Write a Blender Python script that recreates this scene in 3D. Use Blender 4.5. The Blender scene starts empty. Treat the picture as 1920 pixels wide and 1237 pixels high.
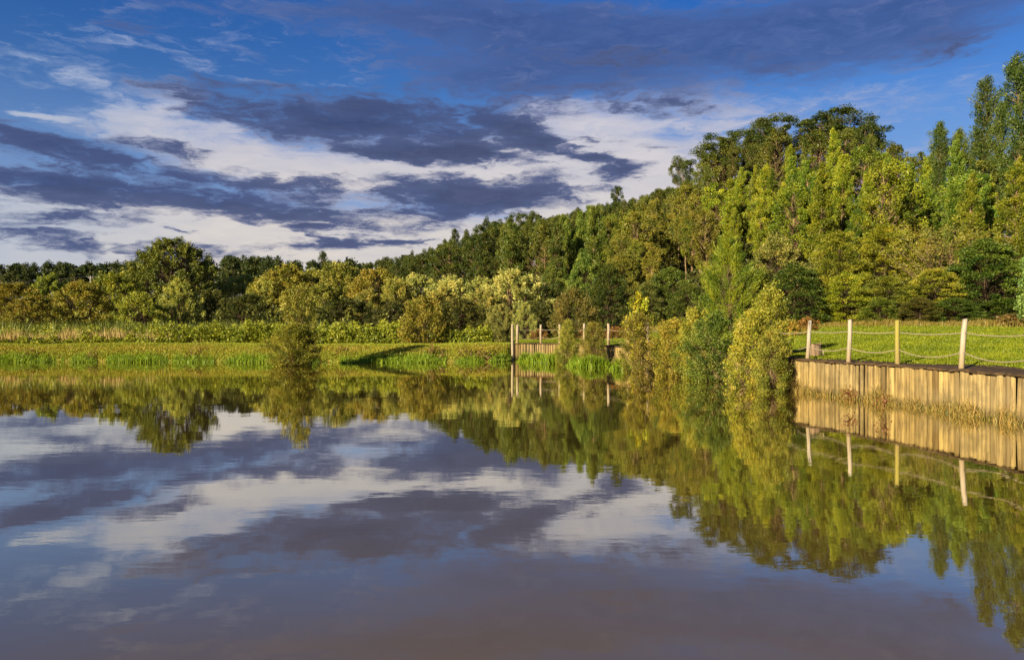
import bpy, math, numpy as np
from mathutils import Vector

RNG = np.random.default_rng(7)
scene = bpy.context.scene
COL = scene.collection
F, CX, HY, EYE = 1440.0, 960.0, 613.5, 1.86      # lens of the photograph, its horizon, eye height over the water
EXPO = 1.2

# ------------------------------------------------------------------ helpers
def lin(r, g, b):
    f = lambda c: c/12.92 if c <= 0.04045 else ((c+0.055)/1.055)**2.4
    return (f(r/255), f(g/255), f(b/255), 1.0)

def tag(o, label=None, cat=None, group=None, kind=None):
    if label: o['label'] = label
    if cat: o['category'] = cat
    if group: o['group'] = group
    if kind: o['kind'] = kind
    return o

def empty(name, loc, rz=0):
    o = bpy.data.objects.new(name, None); COL.objects.link(o)
    o.location = loc; o.rotation_euler = (0, 0, rz); o.empty_display_size = 0.3
    return o

class MB:
    """collects quads / polygons with a tint per face"""
    def __init__(s): s.v = []; s.f = []; s.t = []; s.n = 0
    def add(s, verts, faces, tint=0.5):
        verts = np.asarray(verts, float).reshape(-1, 3)
        s.v.append(verts)
        faces = np.asarray(faces, int)
        s.f.append(faces + s.n); s.n += len(verts)
        s.t.append(np.broadcast_to(np.asarray(tint, float), (len(faces),)))
    def mesh(s, name, mat, smooth=False):
        me = bpy.data.meshes.new(name)
        if s.v:
            V = np.concatenate(s.v)
            me.vertices.add(len(V)); me.vertices.foreach_set('co', V.astype(np.float32).ravel())
            loops = np.concatenate([f.ravel() for f in s.f]); tot = np.concatenate([np.full(len(f), f.shape[1]) for f in s.f])
            me.loops.add(len(loops)); me.loops.foreach_set('vertex_index', loops.astype(np.int32))
            me.polygons.add(len(tot)); st = np.concatenate([[0], np.cumsum(tot)[:-1]])
            me.polygons.foreach_set('loop_start', st.astype(np.int32)); me.polygons.foreach_set('loop_total', tot.astype(np.int32))
            me.polygons.foreach_set('use_smooth', np.full(len(tot), smooth))
            me.update(calc_edges=True)
            a = me.attributes.new('tint', 'FLOAT', 'FACE'); a.data.foreach_set('value', np.concatenate(s.t).astype(np.float32))
        me.materials.append(mat)
        return me
    def build(s, name, mat, parent=None, smooth=False):
        o = bpy.data.objects.new(name, s.mesh(name, mat, smooth)); COL.objects.link(o)
        if parent: o.parent = parent
        return o

def unit(a): return a/np.maximum(np.linalg.norm(a, axis=-1, keepdims=True), 1e-9)

def leaf_quads(mb, P, D, L, W, tint, rng):
    """diamond leaves centred at P along D"""
    n = len(P); D = unit(D)
    S = unit(np.cross(D, rng.normal(size=(n, 3))))
    L = np.broadcast_to(L, (n,))[:, None]; W = np.broadcast_to(W, (n,))[:, None]
    V = np.stack([P-D*L/2, P+S*W/2-D*L*.06, P+D*L/2, P-S*W/2-D*L*.06], 1).reshape(-1, 3)
    mb.add(V, np.arange(4*n).reshape(n, 4), tint)

def blades(mb, base, H, W, lean, tint, rng):
    """upright grass blades, each one tapering quad bent by lean"""
    n = len(base); a = rng.uniform(0, 2*np.pi, n)
    S = np.stack([np.cos(a), np.sin(a), 0*a], 1)
    H = np.broadcast_to(H, (n,))[:, None]; W = np.broadcast_to(W, (n,))[:, None]
    up = np.array([0, 0, 1.0])
    off = rng.normal(size=(n, 3))*np.array([1, 1, 0])*lean
    mid = base+up*H*.55+off*H*.35; tip = base+up*H*(1-.25*np.linalg.norm(off, axis=1, keepdims=True))+off*H
    V = np.stack([base-S*W/2, base+S*W/2, mid+S*W*.42, mid-S*W*.42, tip], 1).reshape(-1, 3)
    i = np.arange(n)[:, None]*5
    mb.add(V, np.concatenate([i+0, i+1, i+2, i+3], 1), tint)
    mb.v.append(np.zeros((0, 3))); mb.f.append(np.concatenate([i+3, i+2, i+4], 1)+mb.n-5*n); mb.t.append(np.broadcast_to(tint, (n,)))

def tube(mb, pts, rad, sides=6, tint=0.5, cap=True):
    pts = np.asarray(pts, float); k = len(pts); rad = np.broadcast_to(rad, (k,))
    T = unit(np.gradient(pts, axis=0))
    ref = np.array([0, 0, 1.0]) if abs(T[0][2]) < .8 else np.array([1.0, 0, 0])
    A = unit(np.cross(T, ref)); B = np.cross(T, A)
    a = np.arange(sides)*2*np.pi/sides
    V = pts[:, None]+rad[:, None, None]*(A[:, None]*np.cos(a)[None, :, None]+B[:, None]*np.sin(a)[None, :, None])
    f = [(i*sides+j, i*sides+(j+1) % sides, (i+1)*sides+(j+1) % sides, (i+1)*sides+j) for i in range(k-1) for j in range(sides)]
    n0 = mb.n
    mb.add(V, f, tint)
    if cap:
        mb.v.append(np.zeros((0, 3))); mb.f.append(np.array([[n0+(k-1)*sides+j for j in range(sides)], [n0+sides-1-j for j in range(sides)]])); mb.t.append(np.full(2, tint))

# ------------------------------------------------------------------ node helper
class NT:
    def __init__(s, tree): s.t = tree; s.N = tree.nodes; s.L = tree.links
    def n(s, ty, ins=None, **props):
        nd = s.N.new(ty)
        for k, v in props.items(): setattr(nd, k, v)
        for k, v in (ins or {}).items():
            if isinstance(v, bpy.types.NodeSocket): s.L.new(v, nd.inputs[k])
            else: nd.inputs[k].default_value = v
        return nd
    def math(s, op, a, b=None, c=None, clamp=False):
        nd = s.n('ShaderNodeMath', {0: a}, operation=op, use_clamp=clamp)
        for i, v in ((1, b), (2, c)):
            if v is None: continue
            if isinstance(v, bpy.types.NodeSocket): s.L.new(v, nd.inputs[i])
            else: nd.inputs[i].default_value = v
        return nd.outputs[0]
    def mix(s, f, a, b, blend='MIX'):
        nd = s.N.new('ShaderNodeMix'); nd.data_type = 'RGBA'; nd.blend_type = blend
        for i, v in ((0, f), (6, a), (7, b)):
            if isinstance(v, bpy.types.NodeSocket): s.L.new(v, nd.inputs[i])
            else: nd.inputs[i].default_value = v
        return nd.outputs[2]
    def noise(s, vec, scale, detail=4, rough=.55, dist=0.0):
        nd = s.n('ShaderNodeTexNoise', {'Scale': scale, 'Detail': detail, 'Roughness': rough, 'Distortion': dist})
        if vec is not None: s.L.new(vec, nd.inputs['Vector'])
        return nd
    def maprange(s, v, a, b, c=0.0, d=1.0, smooth=False):
        nd = s.n('ShaderNodeMapRange', {0: v, 1: a, 2: b, 3: c, 4: d}); nd.clamp = True
        if smooth: nd.interpolation_type = 'SMOOTHSTEP'
        return nd.outputs[0]

def material(name):
    m = bpy.data.materials.new(name); m.use_nodes = True
    m.node_tree.nodes.clear(); t = NT(m.node_tree)
    return m, t

def leaf_material(name, base=None, hue=.035, trans=.22, gloss=.015, vmin=.45, vmax=1.6):
    """diffuse + translucent leaf; the colour comes from the object (or base) and varies leaf by leaf"""
    m, t = material(name)
    tint = t.n('ShaderNodeAttribute', attribute_name='tint').outputs['Fac']
    info = t.n('ShaderNodeObjectInfo')
    c = info.outputs['Color'] if base is None else t.n('ShaderNodeRGB').outputs[0]
    if base is not None: c.default_value = (*base, 1)
    h = t.math('MULTIPLY_ADD', tint, -2*hue, .5+hue)
    v = t.math('MULTIPLY_ADD', tint, vmax-vmin, vmin)
    hs = t.n('ShaderNodeHueSaturation', {'Hue': h, 'Value': v, 'Color': c}).outputs[0]
    d = t.n('ShaderNodeBsdfDiffuse', {'Color': hs})
    tr = t.n('ShaderNodeBsdfTranslucent', {'Color': t.mix(.5, hs, (.30, .30, .02, 1), 'MIX')})
    tr.inputs[0].default_value = (0, 0, 0, 1)
    warm = t.mix(1.0, hs, (1.25, 1.1, .45, 1), 'MULTIPLY')
    t.L.new(warm, tr.inputs['Color'])
    m1 = t.n('ShaderNodeMixShader', {0: trans}); t.L.new(d.outputs[0], m1.inputs[1]); t.L.new(tr.outputs[0], m1.inputs[2])
    gl = t.n('ShaderNodeBsdfGlossy', {'Roughness': .45, 'Color': (1, 1, 1, 1)})
    m2 = t.n('ShaderNodeMixShader', {0: gloss}); t.L.new(m1.outputs[0], m2.inputs[1]); t.L.new(gl.outputs[0], m2.inputs[2])
    o = t.n('ShaderNodeOutputMaterial'); t.L.new(m2.outputs[0], o.inputs[0])
    return m

def pbr(name, build, rough=.9, bump=None):
    m, t = material(name)
    b = t.n('ShaderNodeBsdfPrincipled', {'Roughness': rough, 'Specular IOR Level': .15})
    c = build(t)
    if isinstance(c, tuple) and len(c) == 2:
        c, h = c
        bm = t.n('ShaderNodeBump', {'Strength': bump or .5, 'Distance': .03, 'Height': h}); t.L.new(bm.outputs[0], b.inputs['Normal'])
    t.L.new(t.mix(1.0, c, (.85, .85, .85, 1), 'MULTIPLY'), b.inputs['Base Color'])
    o = t.n('ShaderNodeOutputMaterial'); t.L.new(b.outputs[0], o.inputs[0])
    return m

def pos(t): return t.n('ShaderNodeNewGeometry').outputs['Position']
def objc(t): return t.n('ShaderNodeTexCoord').outputs['Object']

LEAF = leaf_material('leaf')
GRASS = leaf_material('grass_blade', trans=.22, gloss=.015, hue=.03, vmin=.5, vmax=1.5)

def bark_colour(dark, light):
    def f(t):
        mp = t.n('ShaderNodeMapping', {'Vector': objc(t), 'Scale': (6, 6, .8)}).outputs[0]
        n = t.noise(mp, 1.0, 5, .6).outputs[0]
        return t.mix(t.maprange(n, .35, .65), dark, light), n
    return f
BARK = pbr('pale_bark', bark_colour((.12, .07, .035, 1), (.36, .25, .14, 1)))
BARK_DARK = pbr('dark_bark', bark_colour((.03, .02, .012, 1), (.12, .08, .045, 1)))

def lawn_colour(t):
    p = pos(t)
    n1 = t.noise(p, .25, 4, .6).outputs[0]; n2 = t.noise(p, 3.0, 5, .65).outputs[0]; n3 = t.noise(p, 45, 3, .6).outputs[0]
    c = t.mix(t.maprange(n1, .35, .65), (.085, .125, .008, 1), (.14, .165, .012, 1))
    c = t.mix(t.maprange(n2, .4, .7), c, (.10, .15, .01, 1))
    c = t.mix(t.maprange(n3, .45, .75), c, (.055, .085, .008, 1))
    return c, n3
LAWN = pbr('lawn_turf', lawn_colour)

def bank_colour(t):
    p = pos(t)
    n1 = t.noise(p, .6, 5, .6).outputs[0]; n2 = t.noise(p, 5, 5, .65).outputs[0]
    c = t.mix(t.maprange(n1, .38, .62), (.25, .245, .022, 1), (.36, .26, .05, 1))
    c = t.mix(t.maprange(n2, .5, .75), c, (.17, .11, .03, 1))
    return c, n2
BANK = pbr('dry_bank_turf', bank_colour)

def meadow_colour(t):
    p = pos(t); n1 = t.noise(p, .3, 5, .6).outputs[0]
    return t.mix(t.maprange(n1, .4, .6), (.05, .07, .012, 1), (.10, .08, .02, 1))
MEADOW = pbr('meadow_ground', meadow_colour)

def floor_colour(t):
    p = pos(t); n1 = t.noise(p, .4, 5, .65).outputs[0]; n2 = t.noise(p, 4, 4, .6).outputs[0]
    c = t.mix(t.maprange(n1, .4, .6), (.035, .03, .012, 1), (.04, .055, .012, 1))
    return t.mix(t.maprange(n2, .5, .7), c, (.075, .045, .02, 1))
FLOOR = pbr('forest_floor', floor_colour)

def mud_colour(t):
    n = t.noise(pos(t), 4, 5, .6).outputs[0]
    return t.mix(t.maprange(n, .35, .65), (.05, .033, .018, 1), (.11, .07, .035, 1)), n
MUD = pbr('bare_earth', mud_colour)

def plank_colour(t):
    tint = t.n('ShaderNodeAttribute', attribute_name='tint').outputs['Fac']
    mp = t.n('ShaderNodeMapping', {'Vector': pos(t), 'Scale': (22, 22, 1.6)}).outputs[0]
    n = t.noise(mp, 1.0, 6, .6, .4).outputs[0]
    n2 = t.noise(pos(t), 1.7, 5, .65).outputs[0]
    c = t.mix(tint, (.17, .115, .04, 1), (.46, .335, .125, 1))
    c = t.mix(t.maprange(t.noise(pos(t), .8, 3, .5).outputs[0], .45, .65, 0, .5), c, (.29, .23, .12, 1))
    zp = t.n('ShaderNodeSeparateXYZ', {0: pos(t)}).outputs[2]; wet = t.math('MULTIPLY_ADD', t.noise(pos(t), 3.0, 4, .6).outputs[0], -.30, zp)
    c = t.mix(t.maprange(n, .5, .72), c, (.10, .062, .03, 1))
    c = t.mix(t.maprange(n2, .48, .70, 0, .75), c, (.13, .10, .045, 1))
    c = t.mix(t.maprange(wet, .10, -.10, 0, .8), c, (.05, .042, .02, 1))
    return c, n
PLANK = pbr('weathered_plank', plank_colour, .8)

def post_colour(t):
    tint = t.n('ShaderNodeObjectInfo').outputs['Color']
    mp = t.n('ShaderNodeMapping', {'Vector': objc(t), 'Scale': (30, 30, 2.0)}).outputs[0]
    n = t.noise(mp, 1.0, 5, .6).outputs[0]
    zo = t.n('ShaderNodeSeparateXYZ', {0: objc(t)}).outputs[2]; n2 = t.noise(objc(t), 5, 4, .6).outputs[0]
    low = t.maprange(t.math('MULTIPLY_ADD', n2, .5, zo), 1.25, .65, 0, .75)
    c = t.mix(low, tint, (.27, .19, .08, 1))
    return t.mix(t.maprange(n, .5, .75, 0, .6), c, (.14, .095, .05, 1)), n
POST = pbr('round_post_wood', post_colour, .75, .25)
ROPE = pbr('pale_rope', lambda t: t.mix(t.noise(objc(t), 60, 3).outputs[0], (.34, .29, .19, 1), (.26, .21, .13, 1)))

def log_colour(t):
    mp = t.n('ShaderNodeMapping', {'Vector': objc(t), 'Scale': (9, 9, 1.2)}).outputs[0]
    n = t.noise(mp, 1.3, 6, .65).outputs[0]
    return t.mix(t.maprange(n, .35, .65), (.11, .07, .04, 1), (.36, .25, .15, 1)), n
LOG = pbr('stump_bark', log_colour, .9, .9)
def end_colour(t):
    n = t.n('ShaderNodeTexWave', {'Vector': objc(t), 'Scale': 9, 'Distortion': 3}, wave_type='RINGS', rings_direction='Z').outputs[0]
    return t.mix(n, (.13, .08, .045, 1), (.27, .19, .11, 1))
LOGTOP = pbr('stump_cut_face', end_colour)
CONCRETE = pbr('pole_concrete', lambda t: t.mix(t.noise(objc(t), 5, 3).outputs[0], (.33, .31, .27, 1), (.42, .40, .35, 1)))
WIREM = pbr('wire', lambda t: t.mix(.5, (.10, .10, .10, 1), (.13, .13, .13, 1)))

# ------------------------------------------------------------------ the land
WALL = np.array([(0.05, 43.6), (1.6, 43.5), (2.55, 42.9), (3.65, 40.5), (4.7, 38.6), (5.28, 36.2), (6.27, 31.7), (7.5, 25.9),
                 (8.3, 22.1), (8.75, 20.4), (9.25, 18.9), (9.62, 16.9), (9.84, 14.7), (10.1, 12), (10.4, 8), (10.5, 4)])
SHORE = np.array([(0, -3.0), (-20, -4), (-45, 0), (-55, 18), (-48, 38), (-40, 41.2), (-27, 41.2), (-20, 41.0), (-13.5, 40.6), (-10.2, 40.3),
                  (-6, 40.5), (-3.5, 40.8), (-2, 40.9), (-1, 41.4), (-.35, 42.2), (-.05, 43.1)] + [tuple(p) for p in WALL] + [(10, 0.5), (6, -2.5), (0, -3.0)], float)

def _ray(az):
    d = np.array([math.sin(az), math.cos(az)]); best = 1e9
    for a, b in zip(SHORE[:-1], SHORE[1:]):
        e = b-a; den = d[0]*e[1]-d[1]*e[0]
        if abs(den) < 1e-12: continue
        r = (a[0]*e[1]-a[1]*e[0])/den; s = (a[0]*d[1]-a[1]*d[0])/den
        if r > 0 and -1e-9 <= s <= 1+1e-9: best = min(best, r)
    return best if best < 1e8 else 3.0
_AZ = np.radians(np.arange(-180, 180.01, .1)); _RS = np.array([_ray(a) for a in _AZ])
def shore_r(az): return np.interp(az, _AZ, _RS)

HILL_PX = np.array([-400, 0, 400, 600, 700, 800, 913, 1050, 1158, 1280, 1400, 1570, 1700, 1800, 1905, 2200])
FOOT_Y = np.array([120, 120, 118, 112, 108, 100, 90, 75, 64, 58, 54, 49, 46.5, 45.5, 45, 45.])
RIDGE_Y = np.array([320, 270, 260, 240, 220, 200, 178, 170, 160, 130, 108, 91, 78, 70, 62, 60.])
RIDGE_Z = np.array([12, 12, 12, 11, 10.5, 10.5, 14, 16.5, 18, 18, 18.3, 17.3, 11.5, 10.5, 9, 9.])
FOOT_Z = np.array([.7, .7, .7, .7, .75, .8, .9, 1.3, 1.45, 1.6, 1.75, 1.9, 1.92, 1.92, 1.92, 1.92])

def sm(t): t = np.clip(t, 0, 1); return t*t*(3-2*t)

def wobble(X, Y):
    return (np.sin(X*.31+1.3)*np.cos(Y*.27+.4)+.5*np.sin(X*.83+Y*.61)+.3*np.sin(X*1.7-Y*1.3))

def land(az):
    a = np.clip(az, -math.radians(52), math.radians(52)); px = CX+F*np.tan(a); k = 1/np.cos(a)
    return np.interp(px, HILL_PX, FOOT_Y)*k, np.interp(px, HILL_PX, RIDGE_Y)*k, np.interp(px, HILL_PX, FOOT_Z), np.interp(px, HILL_PX, RIDGE_Z)

BANK_O = [-1.5, -.3, 0, .3, .9, 1.7, 2.6, 3.4, 5.2, 6.6, 8.5, 14]
BANK_Z = [-1.2, -.4, -.04, .10, .36, .62, .80, .85, .84, .72, .60, .58]
def ground(X, Y):
    X = np.asarray(X, float); Y = np.asarray(Y, float)
    az = np.arctan2(X, Y); r = np.hypot(X, Y); rs = shore_r(az); o = r-rs
    rf, rr, zf, zr = land(az)
    rf = np.maximum(rf, rs+12)
    zl = np.interp(o, BANK_O, BANK_Z); zl = zl+(zf-.58)*sm((o-14)/np.maximum(rf-rs-14, 1))
    t = np.clip((o-.56)/np.maximum(rf-rs-.56, 1), 0, 1)
    zr_ = np.where(o < .50, -1.2, np.where(o < .56, -1.2+(o-.50)/.06*2.11, .91+(zf-.91)*t**.85))
    w = sm((np.degrees(az)-.10)/.3)
    zn = zl*(1-w)+zr_*w
    th = np.clip((r-rf)/np.maximum(rr-rf, 1), 0, None)
    zh = np.where(th <= 1, zf+(zr-zf)*np.minimum(th, 1)**1.15, zr-np.clip((r-rr)/60, 0, 1)*1.0)
    z = np.where(r < rf, zn, zh)
    amp = np.where(o < .64, 0, np.where(r < rf, .03+.015*np.clip((o-6)/10, 0, 1), .25))*np.clip((o-.62)/1.5, 0, 1)
    return z+amp*wobble(X, Y)
def gz(x, y): return float(ground(x, y))

def make_land():
    az = np.radians(np.concatenate([np.arange(-180, -44, 3.0), np.arange(-44, -2, .3), np.arange(-2, .5, .06), np.arange(.5, 44, .2), np.arange(44, 180, 3.0)]))
    az = np.append(az, math.pi)
    rs = shore_r(az); rf, rr, zf, zr = land(az); rf = np.maximum(rf, rs+12)
    offs = [-1.5, -.7, -.3, -.1, 0, .10, .3, .495, .50, .53, .56, .6, .7, .9, 1.3, 1.7, 2.2, 2.6, 3.0, 3.4, 4.2, 5.2, 5.9, 6.6, 7.5, 8.5, 10]
    R = [rs*.05, rs*.45]+[rs+o if o > -1 else np.maximum(rs+o, rs*.5) for o in offs]
    R += [rs+10+(rf-rs-10)*k/8 for k in range(1, 9)]
    i_foot = len(R)-1
    R += [rf+(rr-rf)*k/14 for k in range(1, 15)]
    R += [rr+60*k for k in (.3, 1)]+[rr+60+(4000-rr-60)*k**3 for k in (.3, .5, .7, .85, 1)]
    R = np.array(R); A = np.broadcast_to(az, R.shape)
    X, Y = R*np.sin(A), R*np.cos(A)
    Z = ground(X, Y)
    Z[:2] = -1.2
    V = np.stack([X, Y, Z], -1); nr, nc = R.shape
    i0 = 2; i_sh = i0+offs.index(0); i_bank = i0+offs.index(7.5)
    def sheet(name, ra, rb, ca, cb, mat):
        rb = min(rb, nr-1); sub = V[ra:rb+1, ca:cb+1]; h, w = sub.shape[:2]
        idx = np.arange(h*w).reshape(h, w)
        f = np.stack([idx[:-1, :-1], idx[1:, :-1], idx[1:, 1:], idx[:-1, 1:]], -1).reshape(-1, 4)[:, ::-1]
        mb = MB(); mb.add(sub, f[:, ::-1]); o = mb.build(name, mat, None, True); tag(o, kind='structure'); return o
    c0 = int(np.searchsorted(az, math.radians(.10)))
    sheet('pond_bed', 0, i_sh-1, 0, nc-1, MUD)
    sheet('grass_bank', i_sh-1, i_bank, 0, c0, BANK)
    sheet('meadow', i_bank, i_foot, 0, c0, MEADOW)
    i_e = i0+offs.index(.6)
    sheet('bank_edge', i_sh-1, i_e, c0, nc-1, MUD)
    sheet('lawn', i_e, i_foot, c0, nc-1, LAWN)
    sheet('hill', i_foot, nr-1, 0, nc-1, FLOOR)
make_land()

def make_water():
    m, t = material('pond_water')
    p = pos(t)
    mp = t.n('ShaderNodeMapping', {'Vector': p, 'Scale': (1.0, 2.2, 1)}).outputs[0]
    a = t.noise(mp, .55, 3, .5).outputs[0]; b = t.noise(mp, 3.2, 3, .55).outputs[0]; c = t.noise(mp, 14, 2, .5).outputs[0]
    gust = t.maprange(t.noise(p, .09, 3, .6).outputs[0], .42, .66, .35, 1.2)
    h = t.math('MULTIPLY_ADD', a, 1.5, t.math('MULTIPLY_ADD', t.math('MULTIPLY', b, gust), .42, t.math('MULTIPLY', t.math('MULTIPLY', c, gust), .06)))
    bm = t.n('ShaderNodeBump', {'Strength': 1.0, 'Distance': .0013, 'Height': h})
    fac = t.n('ShaderNodeLayerWeight', {'Blend': .5}).outputs['Facing']
    t.L.new(bm.outputs[0], fac.node.inputs['Normal'])
    refl = t.maprange(fac, .46, .93, .07, .90, True)
    murk = t.mix(t.noise(p, .5, 4, .6).outputs[0], (.090, .060, .012, 1), (.112, .075, .016, 1))
    d = t.n('ShaderNodeBsdfDiffuse', {'Color': murk})
    g = t.n('ShaderNodeBsdfGlossy', {'Roughness': .012, 'Color': (.93, .91, .82, 1), 'Normal': bm.outputs[0]})
    mx = t.n('ShaderNodeMixShader', {0: refl}); t.L.new(d.outputs[0], mx.inputs[1]); t.L.new(g.outputs[0], mx.inputs[2])
    o = t.n('ShaderNodeOutputMaterial'); t.L.new(mx.outputs[0], o.inputs[0])
    az = np.radians(np.arange(-180, 180, .5)); r = shore_r(az)+np.where(np.degrees(az) < .05, .35, .12)
    V = [(0, 0, 0)]+[(rr*math.sin(a_), rr*math.cos(a_), 0) for a_, rr in zip(az, r)]
    n = len(az); mb = MB(); mb.add(V, [(0, 1+(i+1) % n, 1+i) for i in range(n)])
    tag(mb.build('pond_water', m), kind='structure')
make_water()

# ------------------------------------------------------------------ plants
def make_plant(seed, H, lo, R, env, clumps, crad, leaves, LL, LW, up=.3, out=.5, rand=.6, elong=1.0, shell=.45, flat=1.0,
               trunk_r=.12, stems=1, rise=.35, bark=None, wob=.03, tcl=.22, tlf=.2, sides=6, grad=0.0, gap=0.0, jag=.18, trunk_top=.93):
    """crown and trunk meshes of one plant: foliage clumps spread in an envelope, a branch to every clump"""
    rng = np.random.default_rng(seed); cr = MB(); tk = MB()
    stem_paths = []
    for s in range(stems):
        a = rng.uniform(0, 6.28); k = 0 if stems == 1 else R*.45
        z = np.linspace(-.4, H*trunk_top*(1 if stems == 1 else rng.uniform(.6, .9)), 8); tt = np.clip(z/H, 0, 1)
        x = np.cos(a)*k*tt+rng.normal(0, wob*H, 8)*tt*.5; y = np.sin(a)*k*tt+rng.normal(0, wob*H, 8)*tt*.5
        P = np.stack([x, y, z], 1); stem_paths.append(P)
        tube(tk, P, trunk_r*(1-.85*tt)*(1 if stems == 1 else .6), sides, rng.uniform(.3, .7))
    lob = rng.uniform(0, 6.28, 3)
    for i in range(clumps):
        t = (i+rng.uniform(.0, 1))/clumps; z = lo+(H-lo)*t
        ph = i*2.39996+rng.normal(0, .5)
        Rm = R*env(t)*(1+jag*math.sin(2*ph+lob[0])+jag*.8*math.sin(3*ph+lob[1]+5*t))*rng.uniform(.82, 1.12)
        if rng.uniform() < gap: continue
        rad = Rm*math.sqrt(rng.uniform(shell**2, 1))
        st = stem_paths[rng.integers(stems)]
        ax = np.array([np.interp(z, st[:, 2], st[:, 0]), np.interp(z, st[:, 2], st[:, 1]), 0])
        c = np.array([math.cos(ph)*rad, math.sin(ph)*rad, z+rng.normal(0, .02*H)])+(ax if stems == 1 else 0)
        zb = max(z-rad*rise-.03*H, lo*.3, .05)
        b0 = np.array([np.interp(zb, st[:, 2], st[:, 0]), np.interp(zb, st[:, 2], st[:, 1]), zb])
        br = trunk_r*.28*(1-.5*t)
        tube(tk, [b0, (b0+c)/2+np.array([0, 0, -.06*rad]), c], [br, br*.7, br*.25], 4, rng.uniform(.3, .7), cap=False)
        outd = unit(np.array([math.cos(ph), math.sin(ph), 0])*max(out, .01)+np.array([0, 0, up]))
        rc = crad*rng.uniform(.65, 1.3)*(1-.35*t*grad)
        n = max(int(leaves*rng.uniform(.7, 1.2)), 4)
        off = unit(rng.normal(size=(n, 3)))*(rng.uniform(0, 1, (n, 1))**.45)*rc
        al = off@outd; off = off+outd*(al*(elong-1))[:, None]; off[:, 2] *= flat
        # a few side sprays make the outline ragged
        P = c+off
        D = unit(off)*.35+outd*.8+rng.normal(size=(n, 3))*rand
        ct = rng.normal(.5, tcl)
        tint = np.clip(ct+rng.normal(0, tlf, n)+grad*.25*(t-.5), 0, 1)
        leaf_quads(cr, P, D, LL*rng.uniform(.6, 1.3, n), LW*rng.uniform(.7, 1.25, n), tint, rng)
    return cr.mesh('crown', LEAF), tk.mesh('trunk', bark or BARK), H, R

cone = lambda t: min(1, t/.12+.35)*(1-t)**.62+.05
egg = lambda t: math.sqrt(max(0, 1-(1.75*t-.75)**2)) if t > .43 else .55+.45*(t/.43)**.8
dome = lambda t: (1-t**2.4)**.6*(.82+.18*min(1, t/.25))
umbrella = lambda t: .35+.75*math.sin(math.pi*min(1, .12+t*.86))**.7 if t < .95 else .45
column = lambda t: (.7+.3*math.sin(t*9))*min(1, t/.1+.4)*(1-t**3)**.7+.06
bushy = lambda t: (1-t**3)**.5*(.72+.28*min(1, t/.3))
spire = lambda t: (1-t)**.75*min(1, t/.1+.5)+.04
vase = lambda t: (.35+.65*min(1, t/.55))*(1-max(0, t-.6)**1.6/.24*.55)

PROTO = {}
def proto(kind, n, seed, **kw):
    PROTO[kind] = [make_plant(seed+13*i, **kw) for i in range(n)]
proto('young_gum', 5, 100, H=10, lo=1.5, R=1.65, env=cone, clumps=125, crad=.44, leaves=150, LL=.20, LW=.07, up=.5, out=.5, rand=.6, elong=1.5, shell=.35, trunk_r=.15, rise=.3, grad=1)
proto('slender_gum', 5, 200, H=13, lo=6.4, R=1.55, env=egg, clumps=62, crad=.55, leaves=120, LL=.27, LW=.10, up=-.1, out=.4, rand=.7, shell=.25, trunk_r=.19, rise=.5, gap=.08)
proto('round_gum', 4, 300, H=11, lo=2.8, R=2.9, env=egg, clumps=95, crad=.62, leaves=140, LL=.25, LW=.11, up=.1, out=.5, rand=.8, shell=.55, trunk_r=.19, rise=.7, gap=.08, flat=.8)
proto('umbrella_gum', 4, 400, H=14, lo=9, R=3.6, env=umbrella, clumps=58, crad=.95, leaves=230, LL=.26, LW=.12, up=.2, out=.4, rand=.8, shell=.5, trunk_r=.2, rise=1.2, flat=.62, jag=.28, gap=.1, wob=.04)
proto('tall_gum', 3, 500, H=17, lo=2.5, R=2.0, env=column, clumps=190, crad=.52, leaves=120, LL=.24, LW=.085, up=.5, out=.4, rand=.6, elong=1.6, shell=.35, trunk_r=.17, rise=.3)
proto('broad_tree', 5, 600, H=8, lo=.5, R=3.6, env=dome, clumps=210, crad=.6, leaves=140, LL=.19, LW=.10, up=.05, out=.8, rand=.6, shell=.72, trunk_r=.18, rise=.6, bark=BARK_DARK, flat=.6, jag=.14)
proto('layered_tree', 3, 650, H=8, lo=.6, R=3.4, env=dome, clumps=170, crad=.62, leaves=150, LL=.19, LW=.085, up=-.05, out=.9, rand=.5, shell=.6, trunk_r=.15, rise=.2, bark=BARK_DARK, flat=.62, jag=.22, elong=1.2)
proto('willow', 6, 700, H=7.5, lo=.4, R=3.6, env=dome, clumps=230, crad=.46, leaves=105, LL=.24, LW=.085, up=.9, out=.6, rand=.6, elong=1.7, shell=.6, trunk_r=.16, stems=5, rise=1.0, bark=BARK_DARK, grad=1, jag=.14)
proto('big_willow', 1, 760, H=10, lo=.4, R=5.6, env=dome, clumps=520, crad=.5, leaves=105, LL=.24, LW=.09, up=.8, out=.6, rand=.65, elong=1.6, shell=.72, trunk_r=.25, stems=6, rise=1.0, bark=BARK_DARK, grad=1, jag=.08)
proto('feather_pine', 1, 800, H=6.8, lo=.3, R=2.6, env=lambda t: (1-t**1.5)**.8*min(1, t/.12+.6)+.03, clumps=150, crad=.36, leaves=210, LL=.30, LW=.032, up=1.0, out=.75, rand=.3, elong=2.6, shell=.62, trunk_r=.13, rise=.9, tcl=.3, jag=.38)
proto('round_bush', 2, 820, H=3.4, lo=.15, R=2.0, env=dome, clumps=150, crad=.30, leaves=90, LL=.16, LW=.06, up=.7, out=.8, rand=.5, elong=1.7, shell=.7, trunk_r=.06, stems=6, rise=1, bark=BARK_DARK, jag=.05)
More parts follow.
